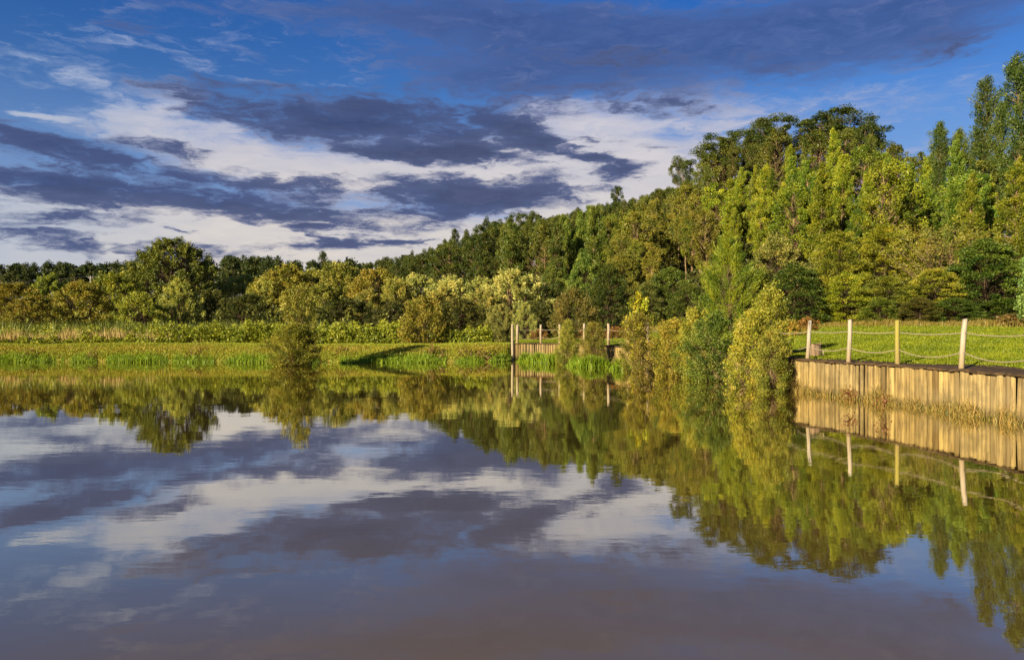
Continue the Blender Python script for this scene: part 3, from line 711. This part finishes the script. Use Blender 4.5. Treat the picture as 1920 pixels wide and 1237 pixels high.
def make_fence():
    rg = np.random.default_rng(3)
    PO = (.40, .33, .22); base = (4.7, 38.6, .9)
    #   x, y, post height, lean x, lean y, radius, colour
    L = [(.03, 43.5, 1.08, 0, 0, .072, PO), (.30, 43.6, 1.08, 0, 0, .072, PO), (1.62, 43.85, 1.1, 0, 0, .068, PO), (2.6, 43.2, 1.1, 0, 0, .068, PO), (3.75, 40.8, 1.12, 0, 0, .068, PO), (4.8, 38.9, 1.12, 0, 0, .068, PO),
         (5.4, 36.4, 1.1, 0, 0, .068, PO), (5.95, 34.2, 1.1, 0, 0, .068, PO), (6.42, 31.9, 1.12, 0, 0, .08, (.36, .30, .13)), (6.9, 29.6, 1.1, 0, 0, .068, PO), (7.3, 27.6, 1.1, 0, 0, .068, PO), (7.66, 26.0, 1.12, 0, 0, .08, (.36, .30, .13)), (8.05, 24.2, 1.1, 0, 0, .068, PO),
         (8.36, 22.1, 1.12, .075, 0, .056, (.40, .355, .28)), (8.80, 20.4, 1.14, .05, 0, .056, (.42, .36, .27)), (9.40, 19.0, 1.12, .0, 0, .056, (.32, .28, .06)), (9.74, 16.9, 1.12, .075, 0, .056, (.45, .38, .28)), (9.95, 14.65, 1.12, .02, 0, .07, PO)]
    fence = empty('rope_fence', base); tag(fence, 'rope fence of pale round posts with two slack ropes along the timber wall', 'fence')
    tops = []
    for i, (x, y, h, lx, ly, r, c) in enumerate(L):
        if i > 1: x, y = inland(x, y, .10) if i < 13 else inland(x, y, .16)
        z0 = max(gz(x, y), .91)-.3
        if i == 0: z0 = -.8; h = 2.02-z0-.3
        mb = MB(); zz = np.array([0, .3, .3+h*.35, .3+h*.7, .3+h*.985, .3+h]); rr = r*np.array([1.03, 1.02, 1, .98, .96, .88])
        wv = rg.normal(0, .006, (6, 2))
        tube(mb, np.stack([wv[:, 0]+lx*(zz-.3)/h*1.0, wv[:, 1]+ly*zz, zz], 1), rr, 12, .5)
        o = mb.build('post', POST, fence, True); o.location = (x-base[0], y-base[1], z0-base[2]); o.color = (*c, 1)
        for p in o.data.polygons:
            if len(p.vertices) > 4: p.use_smooth = False
        if i == 15: o['label'] = 'yellow green algae stained post'
        if i == 16: o['label'] = 'pale post leaning to the right'
        tops.append((x, y, z0+.3, h, lx, r))
    for level, sag in ((.74, .05), (.36, .13)):
        for i in range(1, len(tops)-1):
            a, b = tops[i], tops[i+1]
            hz = [level*t[3] for t in (a, b)]
            A = np.array([a[0]+a[4]*level, a[1], a[2]+hz[0]]); B = np.array([b[0]+b[4]*level, b[1], b[2]+hz[1]])
            d = unit(B-A); A = A; s = np.linspace(0, 1, 14); sg = sag*rg.uniform(.8, 1.2)*np.linalg.norm(B-A)/1.9
            P = A+(B-A)*s[:, None]; P[:, 2] -= sg*4*s*(1-s)
            mb = MB(); tube(mb, P-np.array(base), .0135, 6, .5); mb.build('rope', ROPE, fence, True)
            if i == 13 and level < .5:      # the short knotted end that hangs from the lower rope over the stump
                q = P[5]-np.array(base); mb = MB(); tube(mb, [q, q+[.005, 0, -.06], q+[0, 0, -.13]], [.016, .02, .012], 6, .5); mb.build('rope_end', ROPE, fence, True)
make_fence()

def make_stump():
    Y = 23.3; X = at(1528, Y); z = gz(X, Y)
    root = empty('log_stump', (X, Y, z)); tag(root, 'short rough barked log standing on the lawn behind the first near fence post', 'stump')
    rg = np.random.default_rng(4); n = 28; a = np.arange(n)*2*np.pi/n
    pr = .19*(1+.05*np.sin(3*a+1)+.03*rg.normal(size=n)); mb = MB(); rows = []
    for z_, k in ((-.05, 1.06), (.06, 1.0), (.2, .98), (.36, .97), (.40, .95)):
        rows.append(np.stack([np.cos(a)*pr*k, np.sin(a)*pr*k, np.full(n, z_)+(.02*np.sin(a*2) if z_ > .3 else 0)], 1))
    idx = np.arange(5*n).reshape(5, n)
    f = [(idx[r, j], idx[r, (j+1) % n], idx[r+1, (j+1) % n], idx[r+1, j]) for r in range(4) for j in range(n)]
    mb.add(np.concatenate(rows), f); mb.build('bark', LOG, root)
    top = MB(); top.add(rows[-1]*[.985, .985, 1], [list(range(n))]); top.build('cut_top', LOGTOP, root)
    sp = MB(); sp.add([(.165, -.015, .3), (.19, -.015, .3), (.19, .03, .3), (.165, .03, .3), (.18, 0, .47), (.187, 0, .47), (.187, .015, .47), (.18, .015, .47)],
                      [(0, 1, 5, 4), (1, 2, 6, 5), (2, 3, 7, 6), (3, 0, 4, 7), (4, 5, 6, 7)]); sp.build('splinter', LOG, root)
make_stump()

def make_pole():
    Y = 130.0; X = at(170, Y); z = gz(X, Y); h = zt(517, Y)-z
    root = empty('power_pole', (X, Y, z)); tag(root, 'thin pale power pole in front of the distant dark wood at left', 'pole')
    mb = MB(); tube(mb, [(0, 0, -.5), (0, 0, h*.5), (0, 0, h)], [.20, .16, .12], 8, .5); mb.build('pole', CONCRETE, root)
    mb = MB(); tube(mb, [(-.45, 0, h-.35), (0, -.13, h-.35), (.45, 0, h-.35)], .04, 6, .5); mb.build('crossarm', CONCRETE, root)
    for s in (-.4, .4):
        mb = MB(); tube(mb, [(s, 0, h-.3), (s, 0, h-.16), (s, 0, h-.08)], [.05, .07, .04], 8, .5); mb.build('insulator', CONCRETE, root)
        for sg in (-1, 1):
            t = np.linspace(0, 1, 16); mb = MB()
            tube(mb, np.stack([s+sg*42*t, 14*sg*t, h-.08-1.6*4*t*(1-t)], 1), .012, 4, .5); mb.build('wire', WIREM, root)
make_pole()

# ------------------------------------------------------------------ grasses (nobody could count these)
def stuff(mb, name, mat, col, label, cat):
    o = mb.build(name, mat); o.color = (col[0]*.87, col[1]*.87, col[2]*.8, 1); tag(o, label, cat, kind='stuff'); return o

def patch(rg, n, x0, x1, y0, y1):
    x = rg.uniform(x0, x1, n); y = rg.uniform(y0, y1, n); return x, y
def clumpy(x, y, s, seed):
    a = np.random.default_rng(seed).uniform(0, 6.28, 6)
    return (np.sin(x*s+a[0])*np.sin(y*s*1.1+a[1])+.7*np.sin(x*s*2.3+y*s*.7+a[2])+.5*np.sin(x*s*4.1-y*s*2.9+a[3]))/2.2*.5+.5

def lawn_grass():
    rg = np.random.default_rng(21); mb = MB()
    n = 430000
    az = np.radians(rg.uniform(0.2, 48, n)); rs = shore_r(az); rf = land(az)[0]
    o = .45+(rf-rs-.45)*rg.uniform(0, 1, n)**2.0
    r = rs+o; x, y = r*np.sin(az), r*np.cos(az)
    keep = (o > (path_width(y)+.1)*1.30+.45*(clumpy(x, y, 2.2, 2)-.5)-.8*(rg.uniform(size=n) < .06)); x, y, o = x[keep], y[keep], o[keep]
    z = ground(x, y)-.01; c = clumpy(x, y, .9, 4)
    h = rg.uniform(.035, .085, len(x))*(.7+.7*c)*(1+np.clip(o/25, 0, 1)*.8)
    blades(mb, np.stack([x, y, z], 1), h, .012+.0007*np.hypot(x, y)*.5, .45, np.clip(.25+.45*c+rg.normal(0, .18, len(x)), 0, 1), rg)
    stuff(mb, 'lawn_grass', GRASS, (.19, .235, .013), 'short green grass of the lawn behind the rope fence', 'grass')
lawn_grass()

def bank_grass():
    rg = np.random.default_rng(22); mb = MB(); n = 150000
    x = rg.uniform(-32, -.1, n); az0 = np.arctan2(x, 41); rs = shore_r(az0); o = .4+5.6*rg.uniform(0, 1, n)**1.1
    r = rs+o; x, y = r*np.sin(az0), r*np.cos(az0); z = ground(x, y)-.01
    c = clumpy(x, y, .7, 8)
    h = rg.uniform(.05, .14, n)*(.6+.8*c)
    dry = np.clip(.55-.34*np.abs(o-1.9)+.3*(c-.5)+rg.normal(0, .2, n), 0, 1)
    # two greens of the same turf: straw on the slope, green at crest and foot
    for nm, sel, col, lab in (('dry_grass', dry > .5, (.40, .325, .05), 'dry straw coloured grass on the slope of the far bank'), ('bank_grass', dry <= .5, (.30, .335, .03), 'short yellow green grass on top of the far bank')):
        mb = MB(); m = sel
        blades(mb, np.stack([x, y, z], 1)[m], h[m], .03, .5, np.clip(rg.normal(.5, .22, m.sum()), 0, 1), rg)
        stuff(mb, nm, GRASS, col, lab, 'grass')
bank_grass()

def fringe():
    rg = np.random.default_rng(23); mb = MB(); n = 60000
    x = rg.uniform(-31, .6, n); c = clumpy(x, x*0, .9, 3)*.6+clumpy(x, x*0, 3.1, 6)*.4
    keep = (rg.uniform(size=n) < np.clip((c-.25)*2.4, .06, 1)) & (x < -.1); x = x[keep]; c = c[keep]
    az = np.arctan2(x, 40.7); r = shore_r(az)+rg.normal(.05, .28, len(x)); x, y = r*np.sin(az), r*np.cos(az)
    z = np.maximum(ground(x, y), -.06)
    blades(mb, np.stack([x, y, z], 1), rg.uniform(.10, .42, len(x))*(.15+1.25*c**1.3), .03, .3, np.clip(rg.normal(.5, .2, len(x))+.3*(c-.5), 0, 1), rg)
    # tufts at the foot of the far timber wall
    for px, py, w, k in ((1010, 679, .9, 900), (1040, 681, 1.0, 1200), (1085, 684, .6, 700), (1110, 688, 1.1, 1800), (1165, 693, .5, 600), (985, 678, .5, 500)):
        Y = F*EYE/(py-HY); X = at(px, Y); xx = X+rg.normal(0, w*.4, k); yy = Y+rg.normal(0, .15, k)
        blades(mb, np.stack([xx, yy, np.full(k, -.05)], 1), rg.uniform(.25, .75, k)*np.exp(-((xx-X)/w)**2), .03, .3, np.clip(rg.normal(.5, .2, k), 0, 1), rg)
    dk = MB()
    for px, w, k, hh in ((55, .35, 90, .55), (175, .25, 60, .45), (362, .3, 70, .4), (585, .3, 80, .5), (812, .45, 160, .6), (872, .3, 90, .6), (905, .35, 110, .55), (925, .25, 70, .5), (640, .25, 50, .4)):
        Y = 41.6; X = at(px, Y); xx = X+rg.normal(0, w, k); yy = Y+rg.normal(0, .3, k); zz = ground(xx, yy)
        leaf_quads(dk, np.stack([xx, yy, zz+rg.uniform(0, hh, k)*np.exp(-((xx-X)/w)**2)], 1), rg.normal(size=(k, 3))*[.5, .5, .4]+[0, 0, .5], .2, .06, np.clip(rg.normal(.5, .25, k), 0, 1), rg)
    stuff(dk, 'dock_weeds', GRASS, (.17, .11, .04), 'small brown weeds on the slope of the far bank', 'weeds')
    stuff(mb, 'waterside_grass', GRASS, (.20, .30, .02), 'bright green grass tufts fringing the water below the far bank', 'grass')
fringe()

def reeds():
    rg = np.random.default_rng(24); mb = MB(); n = 15000
    x = rg.uniform(-36, -19, n); y = rg.uniform(47.2, 50.5, n)
    c = clumpy(x, y, .9, 11); keep = rg.uniform(size=n) < np.where(x > -23.0, np.clip((-19-x)/4, .05, 1), 1)*np.clip(.2+1.4*c, 0, 1); x, y, c = x[keep], y[keep], c[keep]
    h = rg.uniform(.5, 1.35, len(x))*(.5+.75*c)*(.75+.4*clumpy(x, y, 3.3, 12))
    blades(mb, np.stack([x, y, ground(x, y)], 1), h, .034, .13, np.clip(rg.normal(.5, .25, len(x)), 0, 1), rg)
    stuff(mb, 'dry_reeds', GRASS, (.44, .345, .13), 'dry straw coloured reed stalks behind the far bank at left', 'reeds')
    mb = MB(); n = 5200
    x = rg.uniform(-38, -13, n); y = rg.uniform(49.5, 53.5, n); h = rg.uniform(1.3, 2.05, n)*(.8+.25*clumpy(x, y, .8, 5))
    blades(mb, np.stack([x, y, ground(x, y)], 1), h, .05, .16, np.clip(rg.normal(.5, .2, n), 0, 1), rg)
    k = 70; xs = rg.uniform(-36, -5, k); ys = rg.uniform(50, 53, k); zz = ground(xs, ys)+rg.uniform(1.7, 2.3, k)
    for a, b, c_ in zip(xs, ys, zz):
        P = np.array([a, b, c_])+rg.normal(size=(9, 3))*[.05, .05, .10]; leaf_quads(mb, P, rg.normal(size=(9, 3))*.4+[0.3, 0, 1], .16, .05, np.full(9, .95), rg)
        blades(mb, np.array([[a, b, c_-2.0]]), 2.0, .025, .03, np.array([.6]), rg)
    stuff(mb, 'green_reeds', GRASS, (.16, .20, .035), 'tall green reeds with feathery heads behind the dry reeds', 'reeds')
reeds()

def weeds():
    rg = np.random.default_rng(25); mb = MB()
    def leafy(xa, xb, ya, yb, n, hmin, hmax, seed):
        x = rg.uniform(xa, xb, n); y = rg.uniform(ya, yb, n); c = np.clip(clumpy(x, y, .9, seed)*.75+clumpy(x, y, 2.9, seed+1)*.85-.35, 0, 1)
        hmaxv = (hmin+(hmax-hmin)*c); z = ground(x, y)+hmaxv*rg.uniform(0, 1, n)**.6
        P = np.stack([x, y, z], 1); D = rg.normal(size=(n, 3))*[.7, .7, .5]+[0, -.1, .35]
        leaf_quads(mb, P, D, rg.uniform(.12, .30, n), rg.uniform(.035, .09, n), np.clip(.2+.6*c+rg.normal(0, .2, n), 0, 1), rg)
    leafy(-22, -13, 47.0, 51.5, 24000, .7, 1.75, 31)
    leafy(-17, -6.6, 46.8, 51, 26000, .8, 1.8, 33)
    leafy(-12, -6, 46.6, 49, 12000, .3, 1.0, 35)
    leafy(-5.0, -1.2, 46.6, 50, 15000, .3, 1.35, 37)
    leafy(-36, -20, 46.8, 48.2, 12000, .1, 1.0, 39)
    leafy(-34, -21, 48.5, 51, 8000, .6, 1.7, 41)
    stuff(mb, 'weeds', GRASS, (.25, .29, .03), 'tall leafy green weeds behind the far bank', 'weeds')
weeds()

def wall_weeds():
    rg = np.random.default_rng(26)
    P = [p for p in along(WALL, lambda: .05) if p[0][1] < 23.5]
    mb = MB(); mb2 = MB()
    for p, e in P:
        n = np.array([e[1], -e[0]]); n = -n if n@p > 0 else n
        s = p[1]; d = .03+max(.0, clumpy(np.array(s), np.array(0.), 2.1, 14)*.6+clumpy(np.array(s), np.array(0.), 6.3, 15)*.8-.42)*1.35
        k = int(rg.poisson(34*d)+2)
        q = p+n*.10+rg.normal(size=(k, 2))*[.05, .05]+n*np.abs(rg.normal(0, .08, (k, 1)))
        base = np.concatenate([q, np.full((k, 1), -.03)], 1)
        blades(mb, base, rg.uniform(.08, .55, k)*(.25+1.0*d), .009, .5, np.clip(rg.normal(.45, .3, k), 0, 1), rg)
        k = rg.poisson(1.6); q = p+n*.13+rg.normal(size=(k, 2))*.05
        if k: blades(mb2, np.concatenate([q, np.full((k, 1), -.03)], 1), rg.uniform(.04, .16, k), .014, .4, np.clip(rg.normal(.45, .2, k), 0, 1), rg)
    stuff(mb, 'wall_weeds', GRASS, (.36, .27, .075), 'dry straw and rust weeds growing from the water at the near timber wall', 'weeds')
    stuff(mb2, 'waterline_grass', GRASS, (.10, .13, .03), 'thin dark green grass along the waterline of the near timber wall', 'grass')
    mb = MB()
    for px, py, k in ((1592, 742, 26), (1478, 700, 60), (1655, 756, 16)):
        Y = F*EYE/(py+22-HY); X = at(px, Y); Q = np.array([X, Y, .30])+rg.normal(size=(k*4, 3))*[.09, .05, .09]
        leaf_quads(mb, Q, rg.normal(size=(k*4, 3))+[0, 0, .4], .07, .03, np.clip(rg.normal(.5, .2, k*4), 0, 1), rg)
    stuff(mb, 'red_weeds', GRASS, (.20, .075, .03), 'small dark red weeds on the face of the near timber wall', 'weeds')
wall_weeds()

def edge_grass():
    rg = np.random.default_rng(27); mb = MB(); n = 45000
    az = np.radians(rg.uniform(2, 34.5, n)); rf = land(az)[0]; r = rf+rg.normal(-1.5, .9, n); x, y = r*np.sin(az), r*np.cos(az)
    c = clumpy(x, y, .8, 17)
    blades(mb, np.stack([x, y, ground(x, y)], 1), rg.uniform(.12, .5, n)*(.4+.9*c), .035, .35, np.clip(rg.normal(.5, .22, n), 0, 1), rg)
    stuff(mb, 'meadow_grass', GRASS, (.25, .20, .045), 'taller tawny grass along the back edge of the lawn', 'grass')
edge_grass()

def undergrowth():
    rg = np.random.default_rng(28); mb = MB(); n = 130000
    px = rg.uniform(640, 1960, n); t = rg.uniform(-.03, .9, n); t = np.where((px > 1200) & (t < .06), t+.08, t)
    fy, ry = np.interp(px, HILL_PX, FOOT_Y), np.interp(px, HILL_PX, RIDGE_Y); y = fy+(ry-fy)*t; x = at(px, y)
    c = clumpy(x, y, .5, 19)
    P = np.stack([x, y, ground(x, y)+rg.uniform(0, 1, n)*(.3+1.6*c)], 1)
    leaf_quads(mb, P, rg.normal(size=(n, 3))+[0, 0, .4], rg.uniform(.25, .5, n), rg.uniform(.08, .18, n), np.clip(.2+.6*c+rg.normal(0, .2, n), 0, 1), rg)
    stuff(mb, 'undergrowth', GRASS, (.085, .095, .022), 'scrubby undergrowth beneath the trees of the hill', 'undergrowth')
undergrowth()

# ------------------------------------------------------------------ sky
SUN_AZ, SUN_EL = math.radians(-136), math.radians(21)      # compass from the view axis (+Y), clockwise
def sky():
    w = bpy.data.worlds.new('World'); scene.world = w; w.use_nodes = True
    w.node_tree.nodes.clear(); t = NT(w.node_tree)
    inv = 1/2**EXPO
    d = t.n('ShaderNodeTexCoord').outputs['Generated']
    sep = t.n('ShaderNodeSeparateXYZ', {0: d})
    x, y, z = sep.outputs
    az = t.math('ARCTAN2', x, y); el = t.math('ARCSINE', z)
    DEG = 57.29578
    az = t.math('MULTIPLY', az, DEG); el = t.math('MULTIPLY', el, DEG)
    # cloud-deck coordinates: the texture of a layer seen in perspective
    zz = t.math('ADD', t.math('MAXIMUM', z, 0.0), .10)
    deck = t.n('ShaderNodeCombineXYZ', {0: t.math('DIVIDE', x, zz), 1: t.math('DIVIDE', y, zz), 2: 0.0}).outputs[0]
    p0 = t.n('ShaderNodeCombineXYZ', {0: az, 1: el, 2: 0.0}).outputs[0]
    st = t.n('ShaderNodeMapping', {'Vector': p0, 'Scale': (.055, .20, 1)}).outputs[0]
    wn = t.noise(st, 1.0, 6, .62).outputs['Color']; wn2 = t.noise(st, 4.5, 5, .6).outputs['Color']
    def warp(base, col, ax, ay):
        v = t.n('ShaderNodeVectorMath', {0: col, 1: (.5, .5, .5)}, operation='SUBTRACT').outputs[0]
        v = t.n('ShaderNodeVectorMath', {0: v, 1: (ax, ay, 0)}, operation='MULTIPLY').outputs[0]
        return t.n('ShaderNodeVectorMath', {0: base, 1: v}, operation='ADD').outputs[0]
    p = warp(warp(p0, wn, 9, 2.6), wn2, 6.0, 2.0)
    fine = t.noise(t.n('ShaderNodeMapping', {'Vector': deck, 'Scale': (1.0, .8, 1)}).outputs[0], 1.6, 8, .62, .6).outputs[0]
    streak = t.noise(st, 2.6, 8, .66, .3).outputs[0]
    def blob(acc, px, py, rx, ry, rot, wt, mode='ADD'):
        a = math.atan((px-CX)/F); e = math.degrees(math.atan((HY-py)/F*math.cos(a))); a = math.degrees(a)
        k = math.degrees(1/F)
        mp = t.n('ShaderNodeMapping', {'Vector': p, 'Location': (a, e, 0), 'Rotation': (0, 0, math.radians(-rot)), 'Scale': (rx*k*1.25, ry*k*1.25, 1)}, vector_type='TEXTURE')
        g = t.n('ShaderNodeTexGradient', {'Vector': mp.outputs[0]}, gradient_type='SPHERICAL').outputs[1]
        return t.math('MULTIPLY_ADD', g, wt, acc) if acc is not None else t.math('MULTIPLY', g, wt)
    bright = None
    for b in [(900, 300, 420, 70, 4, 1.0), (600, 432, 480, 42, 1, 1.3), (170, 428, 280, 44, 3, 1.3), (1150, 260, 260, 95, -8, .9), (310, 205, 75, 48, -20, .9), (72, 212, 62, 9, 2, 1.3), (1010, 345, 260, 60, 0, 1.0),
              (420, 285, 260, 40, 8, 1.0), (120, 372, 240, 16, 2, .9), (520, 318, 120, 18, 10, .8), (120, 485, 330, 34, 4, .9), (820, 478, 320, 44, -6, 1.2), (1200, 380, 190, 80, 0, .9), (1450, 240, 240, 50, 8, .2), (200, 160, 45, 40, 45, .45), (1050, 215, 160, 26, 6, .7),
              (1640, 180, 200, 40, 0, .12), (420, 130, 300, 10, 12, .35), (1690, 155, 90, 8, -5, .2), (1850, 230, 160, 80, 0, .22), (60, 90, 260, 60, -12, .2), (1000, 430, 260, 40, -10, .7), (680, 345, 200, 40, 0, .8), (1130, 320, 200, 60, 0, .5)]:
        bright = blob(bright, *b)
    dark = None
    for b in [(690, 232, 340, 52, 5, 1.5), (785, 292, 130, 24, 0, 1.3), (905, 369, 210, 36, -2, 2.0), (430, 390, 400, 29, 3, 1.45), (290, 318, 250, 34, 4, .95), (70, 268, 150, 28, 6, 1.0), (40, 335, 170, 28, 0, .85),
              (610, 352, 150, 26, 0, 1.0), (200, 462, 270, 16, 4, 1.0), (620, 464, 140, 16, -3, 1.1), (765, 455, 60, 10, 0, .9), (1150, 312, 66, 24, 8, 1.4), (1108, 290, 52, 12, 10, 1.1),
              (70, 408, 190, 14, 0, .85), (1010, 272, 80, 24, 12, 1.0), (566, 430, 46, 9, 5, 1.2), (1235, 205, 90, 18, 5, .65), (560, 444, 90, 6, 4, .8), (920, 300, 150, 14, 8, .8), (1130, 260, 60, 10, 8, .8), (1235, 280, 40, 10, 4, .7),
              (980, 235, 90, 22, 14, .9), (40, 382, 60, 8, 0, .8), (150, 385, 120, 8, 5, .6), (330, 275, 90, 14, 0, .8), (870, 195, 220, 34, 4, .6), (1120, 180, 150, 26, 4, .6), (1790, 78, 70, 26, 0, .5), (1230, 120, 300, 26, 4, .55), (272, 48, 50, 14, 0, .5), (330, 440, 40, 5, 5, .8)]:
        dark = blob(dark, *b)
    veil = None
    for b in [(900, 155, 210, 50, 4, 1.0), (1240, 98, 420, 66, 4, 1.3), (960, 70, 360, 70, 0, 1.1), (1480, 50, 400, 72, -4, 1.2), (1790, 70, 130, 46, 0, 1.1), (1700, 15, 420, 56, 0, 1.0), (760, 22, 300, 44, 0, .8), (272, 48, 80, 20, 0, .8),
              (520, 112, 110, 12, 8, .5), (330, 2, 380, 26, 0, .7), (1120, 180, 260, 44, 4, .9), (1000, 10, 500, 40, 0, .6), (100, 280, 250, 60, 0, .5), (40, 20, 160, 20, 0, .3), (1600, 130, 160, 20, -8, .4)]:
        veil = blob(veil, *b)
    # loose cloud over the part of the sky behind and above the viewer
    back = t.maprange(t.noise(deck, .55, 6, .6).outputs[0], .45, .7)
    ahead = t.maprange(t.math('ABSOLUTE', az), 38, 60, 1, 0); low = t.maprange(el, 24, 34, 1, 0); inside = t.math('MULTIPLY', ahead, low)
    outm = t.math('SUBTRACT', 1.0, inside)
    st2 = t.n('ShaderNodeMapping', {'Vector': p, 'Scale': (.055, .20, 1)}).outputs[0]
    fil = t.noise(st2, 7.0, 7, .64, .5).outputs[0]
    tex = t.math('SUBTRACT', t.math('MULTIPLY_ADD', fine, .35, t.math('MULTIPLY_ADD', streak, .45, t.math('MULTIPLY', fil, .60))), .70)
    bmr = t.math('MULTIPLY_ADD', tex, 2.2, t.math('ADD', t.math('ADD', bright, t.maprange(el, 7.5, 3.0)), t.maprange(el, 14, 6, 0, .45)))
    bm = t.maprange(bmr, .02, .75, 0, 1, True)
    dmr = t.math('MULTIPLY_ADD', tex, 4.4, dark)
    dm = t.math('MULTIPLY', t.maprange(dmr, .02, .95, 0, 1, True), t.maprange(dark, .02, .28, 0, 1, True))
    vmr = t.math('MULTIPLY_ADD', tex, 3.4, veil)
    vm = t.math('MULTIPLY', t.maprange(vmr, .15, 1.25, 0, .74, True), t.maprange(veil, .02, .25, 0, 1, True))
    dm = t.math('MAXIMUM', dm, t.math('MULTIPLY', outm, back))
    # clear sky
    sk = t.n('ShaderNodeTexSky', sky_type='NISHITA', sun_disc=False, sun_elevation=SUN_EL, sun_rotation=SUN_AZ, altitude=0, air_density=1.2, dust_density=.6, ozone_density=2.5)
    hs = t.n('ShaderNodeHueSaturation', {'Hue': .528, 'Saturation': 1.5, 'Value': .8, 'Color': sk.outputs[0]}).outputs[0]
    lv = lin(118, 148, 208); lv = tuple(v*inv/.06 for v in lv[:3])+(1,)
    hs = t.mix(t.maprange(el, 17, 6, 0, .8), hs, lv)
    bgs = t.n('ShaderNodeBackground', {'Color': hs, 'Strength': .060})
    # cloud colours as they glow in the evening sky
    soft = t.maprange(fil, .36, .62); soft2 = t.maprange(streak, .38, .62)
    hz = t.maprange(el, 2, 17)
    bc = t.mix(hz, lin(230, 219, 203), lin(205, 203, 216))
    bc = t.mix(t.math('MULTIPLY', t.maprange(bmr, 1.1, .3), .75), bc, lin(130, 155, 205))
    bc = t.mix(t.math('MULTIPLY', soft2, .28), bc, lin(156, 166, 196))
    bc = t.mix(t.maprange(az, -20, -34, 0, .5), bc, lin(145, 172, 205))
    core = t.maprange(dmr, .4, 1.5)
    dc = t.mix(core, lin(82, 98, 144), lin(46, 62, 102))
    dc = t.mix(t.math('MULTIPLY', soft, .42), dc, lin(86, 98, 140))
    vc = t.mix(t.maprange(vmr, .4, 1.6), lin(84, 112, 170), lin(66, 82, 130))
    vc = t.mix(t.math('MULTIPLY', soft, .35), vc, lin(100, 118, 172))
    sc = lambda c: t.n('ShaderNodeVectorMath', {0: c, 1: (inv, inv, inv)}, operation='MULTIPLY').outputs[0]
    shader = bgs.outputs[0]
    for fac, colr in ((t.math('MULTIPLY', bm, .97), bc), (vm, vc), (t.math('MULTIPLY', dm, .95), dc)):
        bg = t.n('ShaderNodeBackground', {'Color': sc(colr), 'Strength': 1.0})
        mx = t.n('ShaderNodeMixShader', {0: fac}); t.L.new(shader, mx.inputs[1]); t.L.new(bg.outputs[0], mx.inputs[2]); shader = mx.outputs[0]
    o = t.n('ShaderNodeOutputWorld'); t.L.new(shader, o.inputs[0])
sky()

s = Vector((math.sin(SUN_AZ)*math.cos(SUN_EL), math.cos(SUN_AZ)*math.cos(SUN_EL), math.sin(SUN_EL)))
ld = bpy.data.lights.new('sun', 'SUN'); ld.energy = 5.0; ld.angle = math.radians(.5); ld.color = (1.0, .84, .58)
lo = bpy.data.objects.new('sun', ld); COL.objects.link(lo); lo.rotation_euler = s.to_track_quat('Z', 'Y').to_euler(); lo.location = (0, -10, 30)

# ------------------------------------------------------------------ camera and view
cam = bpy.data.cameras.new('camera'); cam.sensor_width = 36; cam.lens = 36*F/1920; cam.clip_end = 8000; cam.clip_start = .1
cam.shift_y = -(618.5-HY)/1920
co = bpy.data.objects.new('camera', cam); COL.objects.link(co); co.location = (0, 0, EYE); co.rotation_euler = (math.pi/2, 0, 0)
scene.camera = co
scene.view_settings.view_transform = 'Standard'; scene.view_settings.look = 'None'; scene.view_settings.gamma = 1.0; scene.view_settings.exposure = EXPO
c = scene.cycles
c.max_bounces = 5; c.diffuse_bounces = 2; c.glossy_bounces = 3; c.transmission_bounces = 3; c.transparent_max_bounces = 4
c.caustics_reflective = False; c.caustics_refractive = False; c.sample_clamp_indirect = 4
c.use_denoising = True
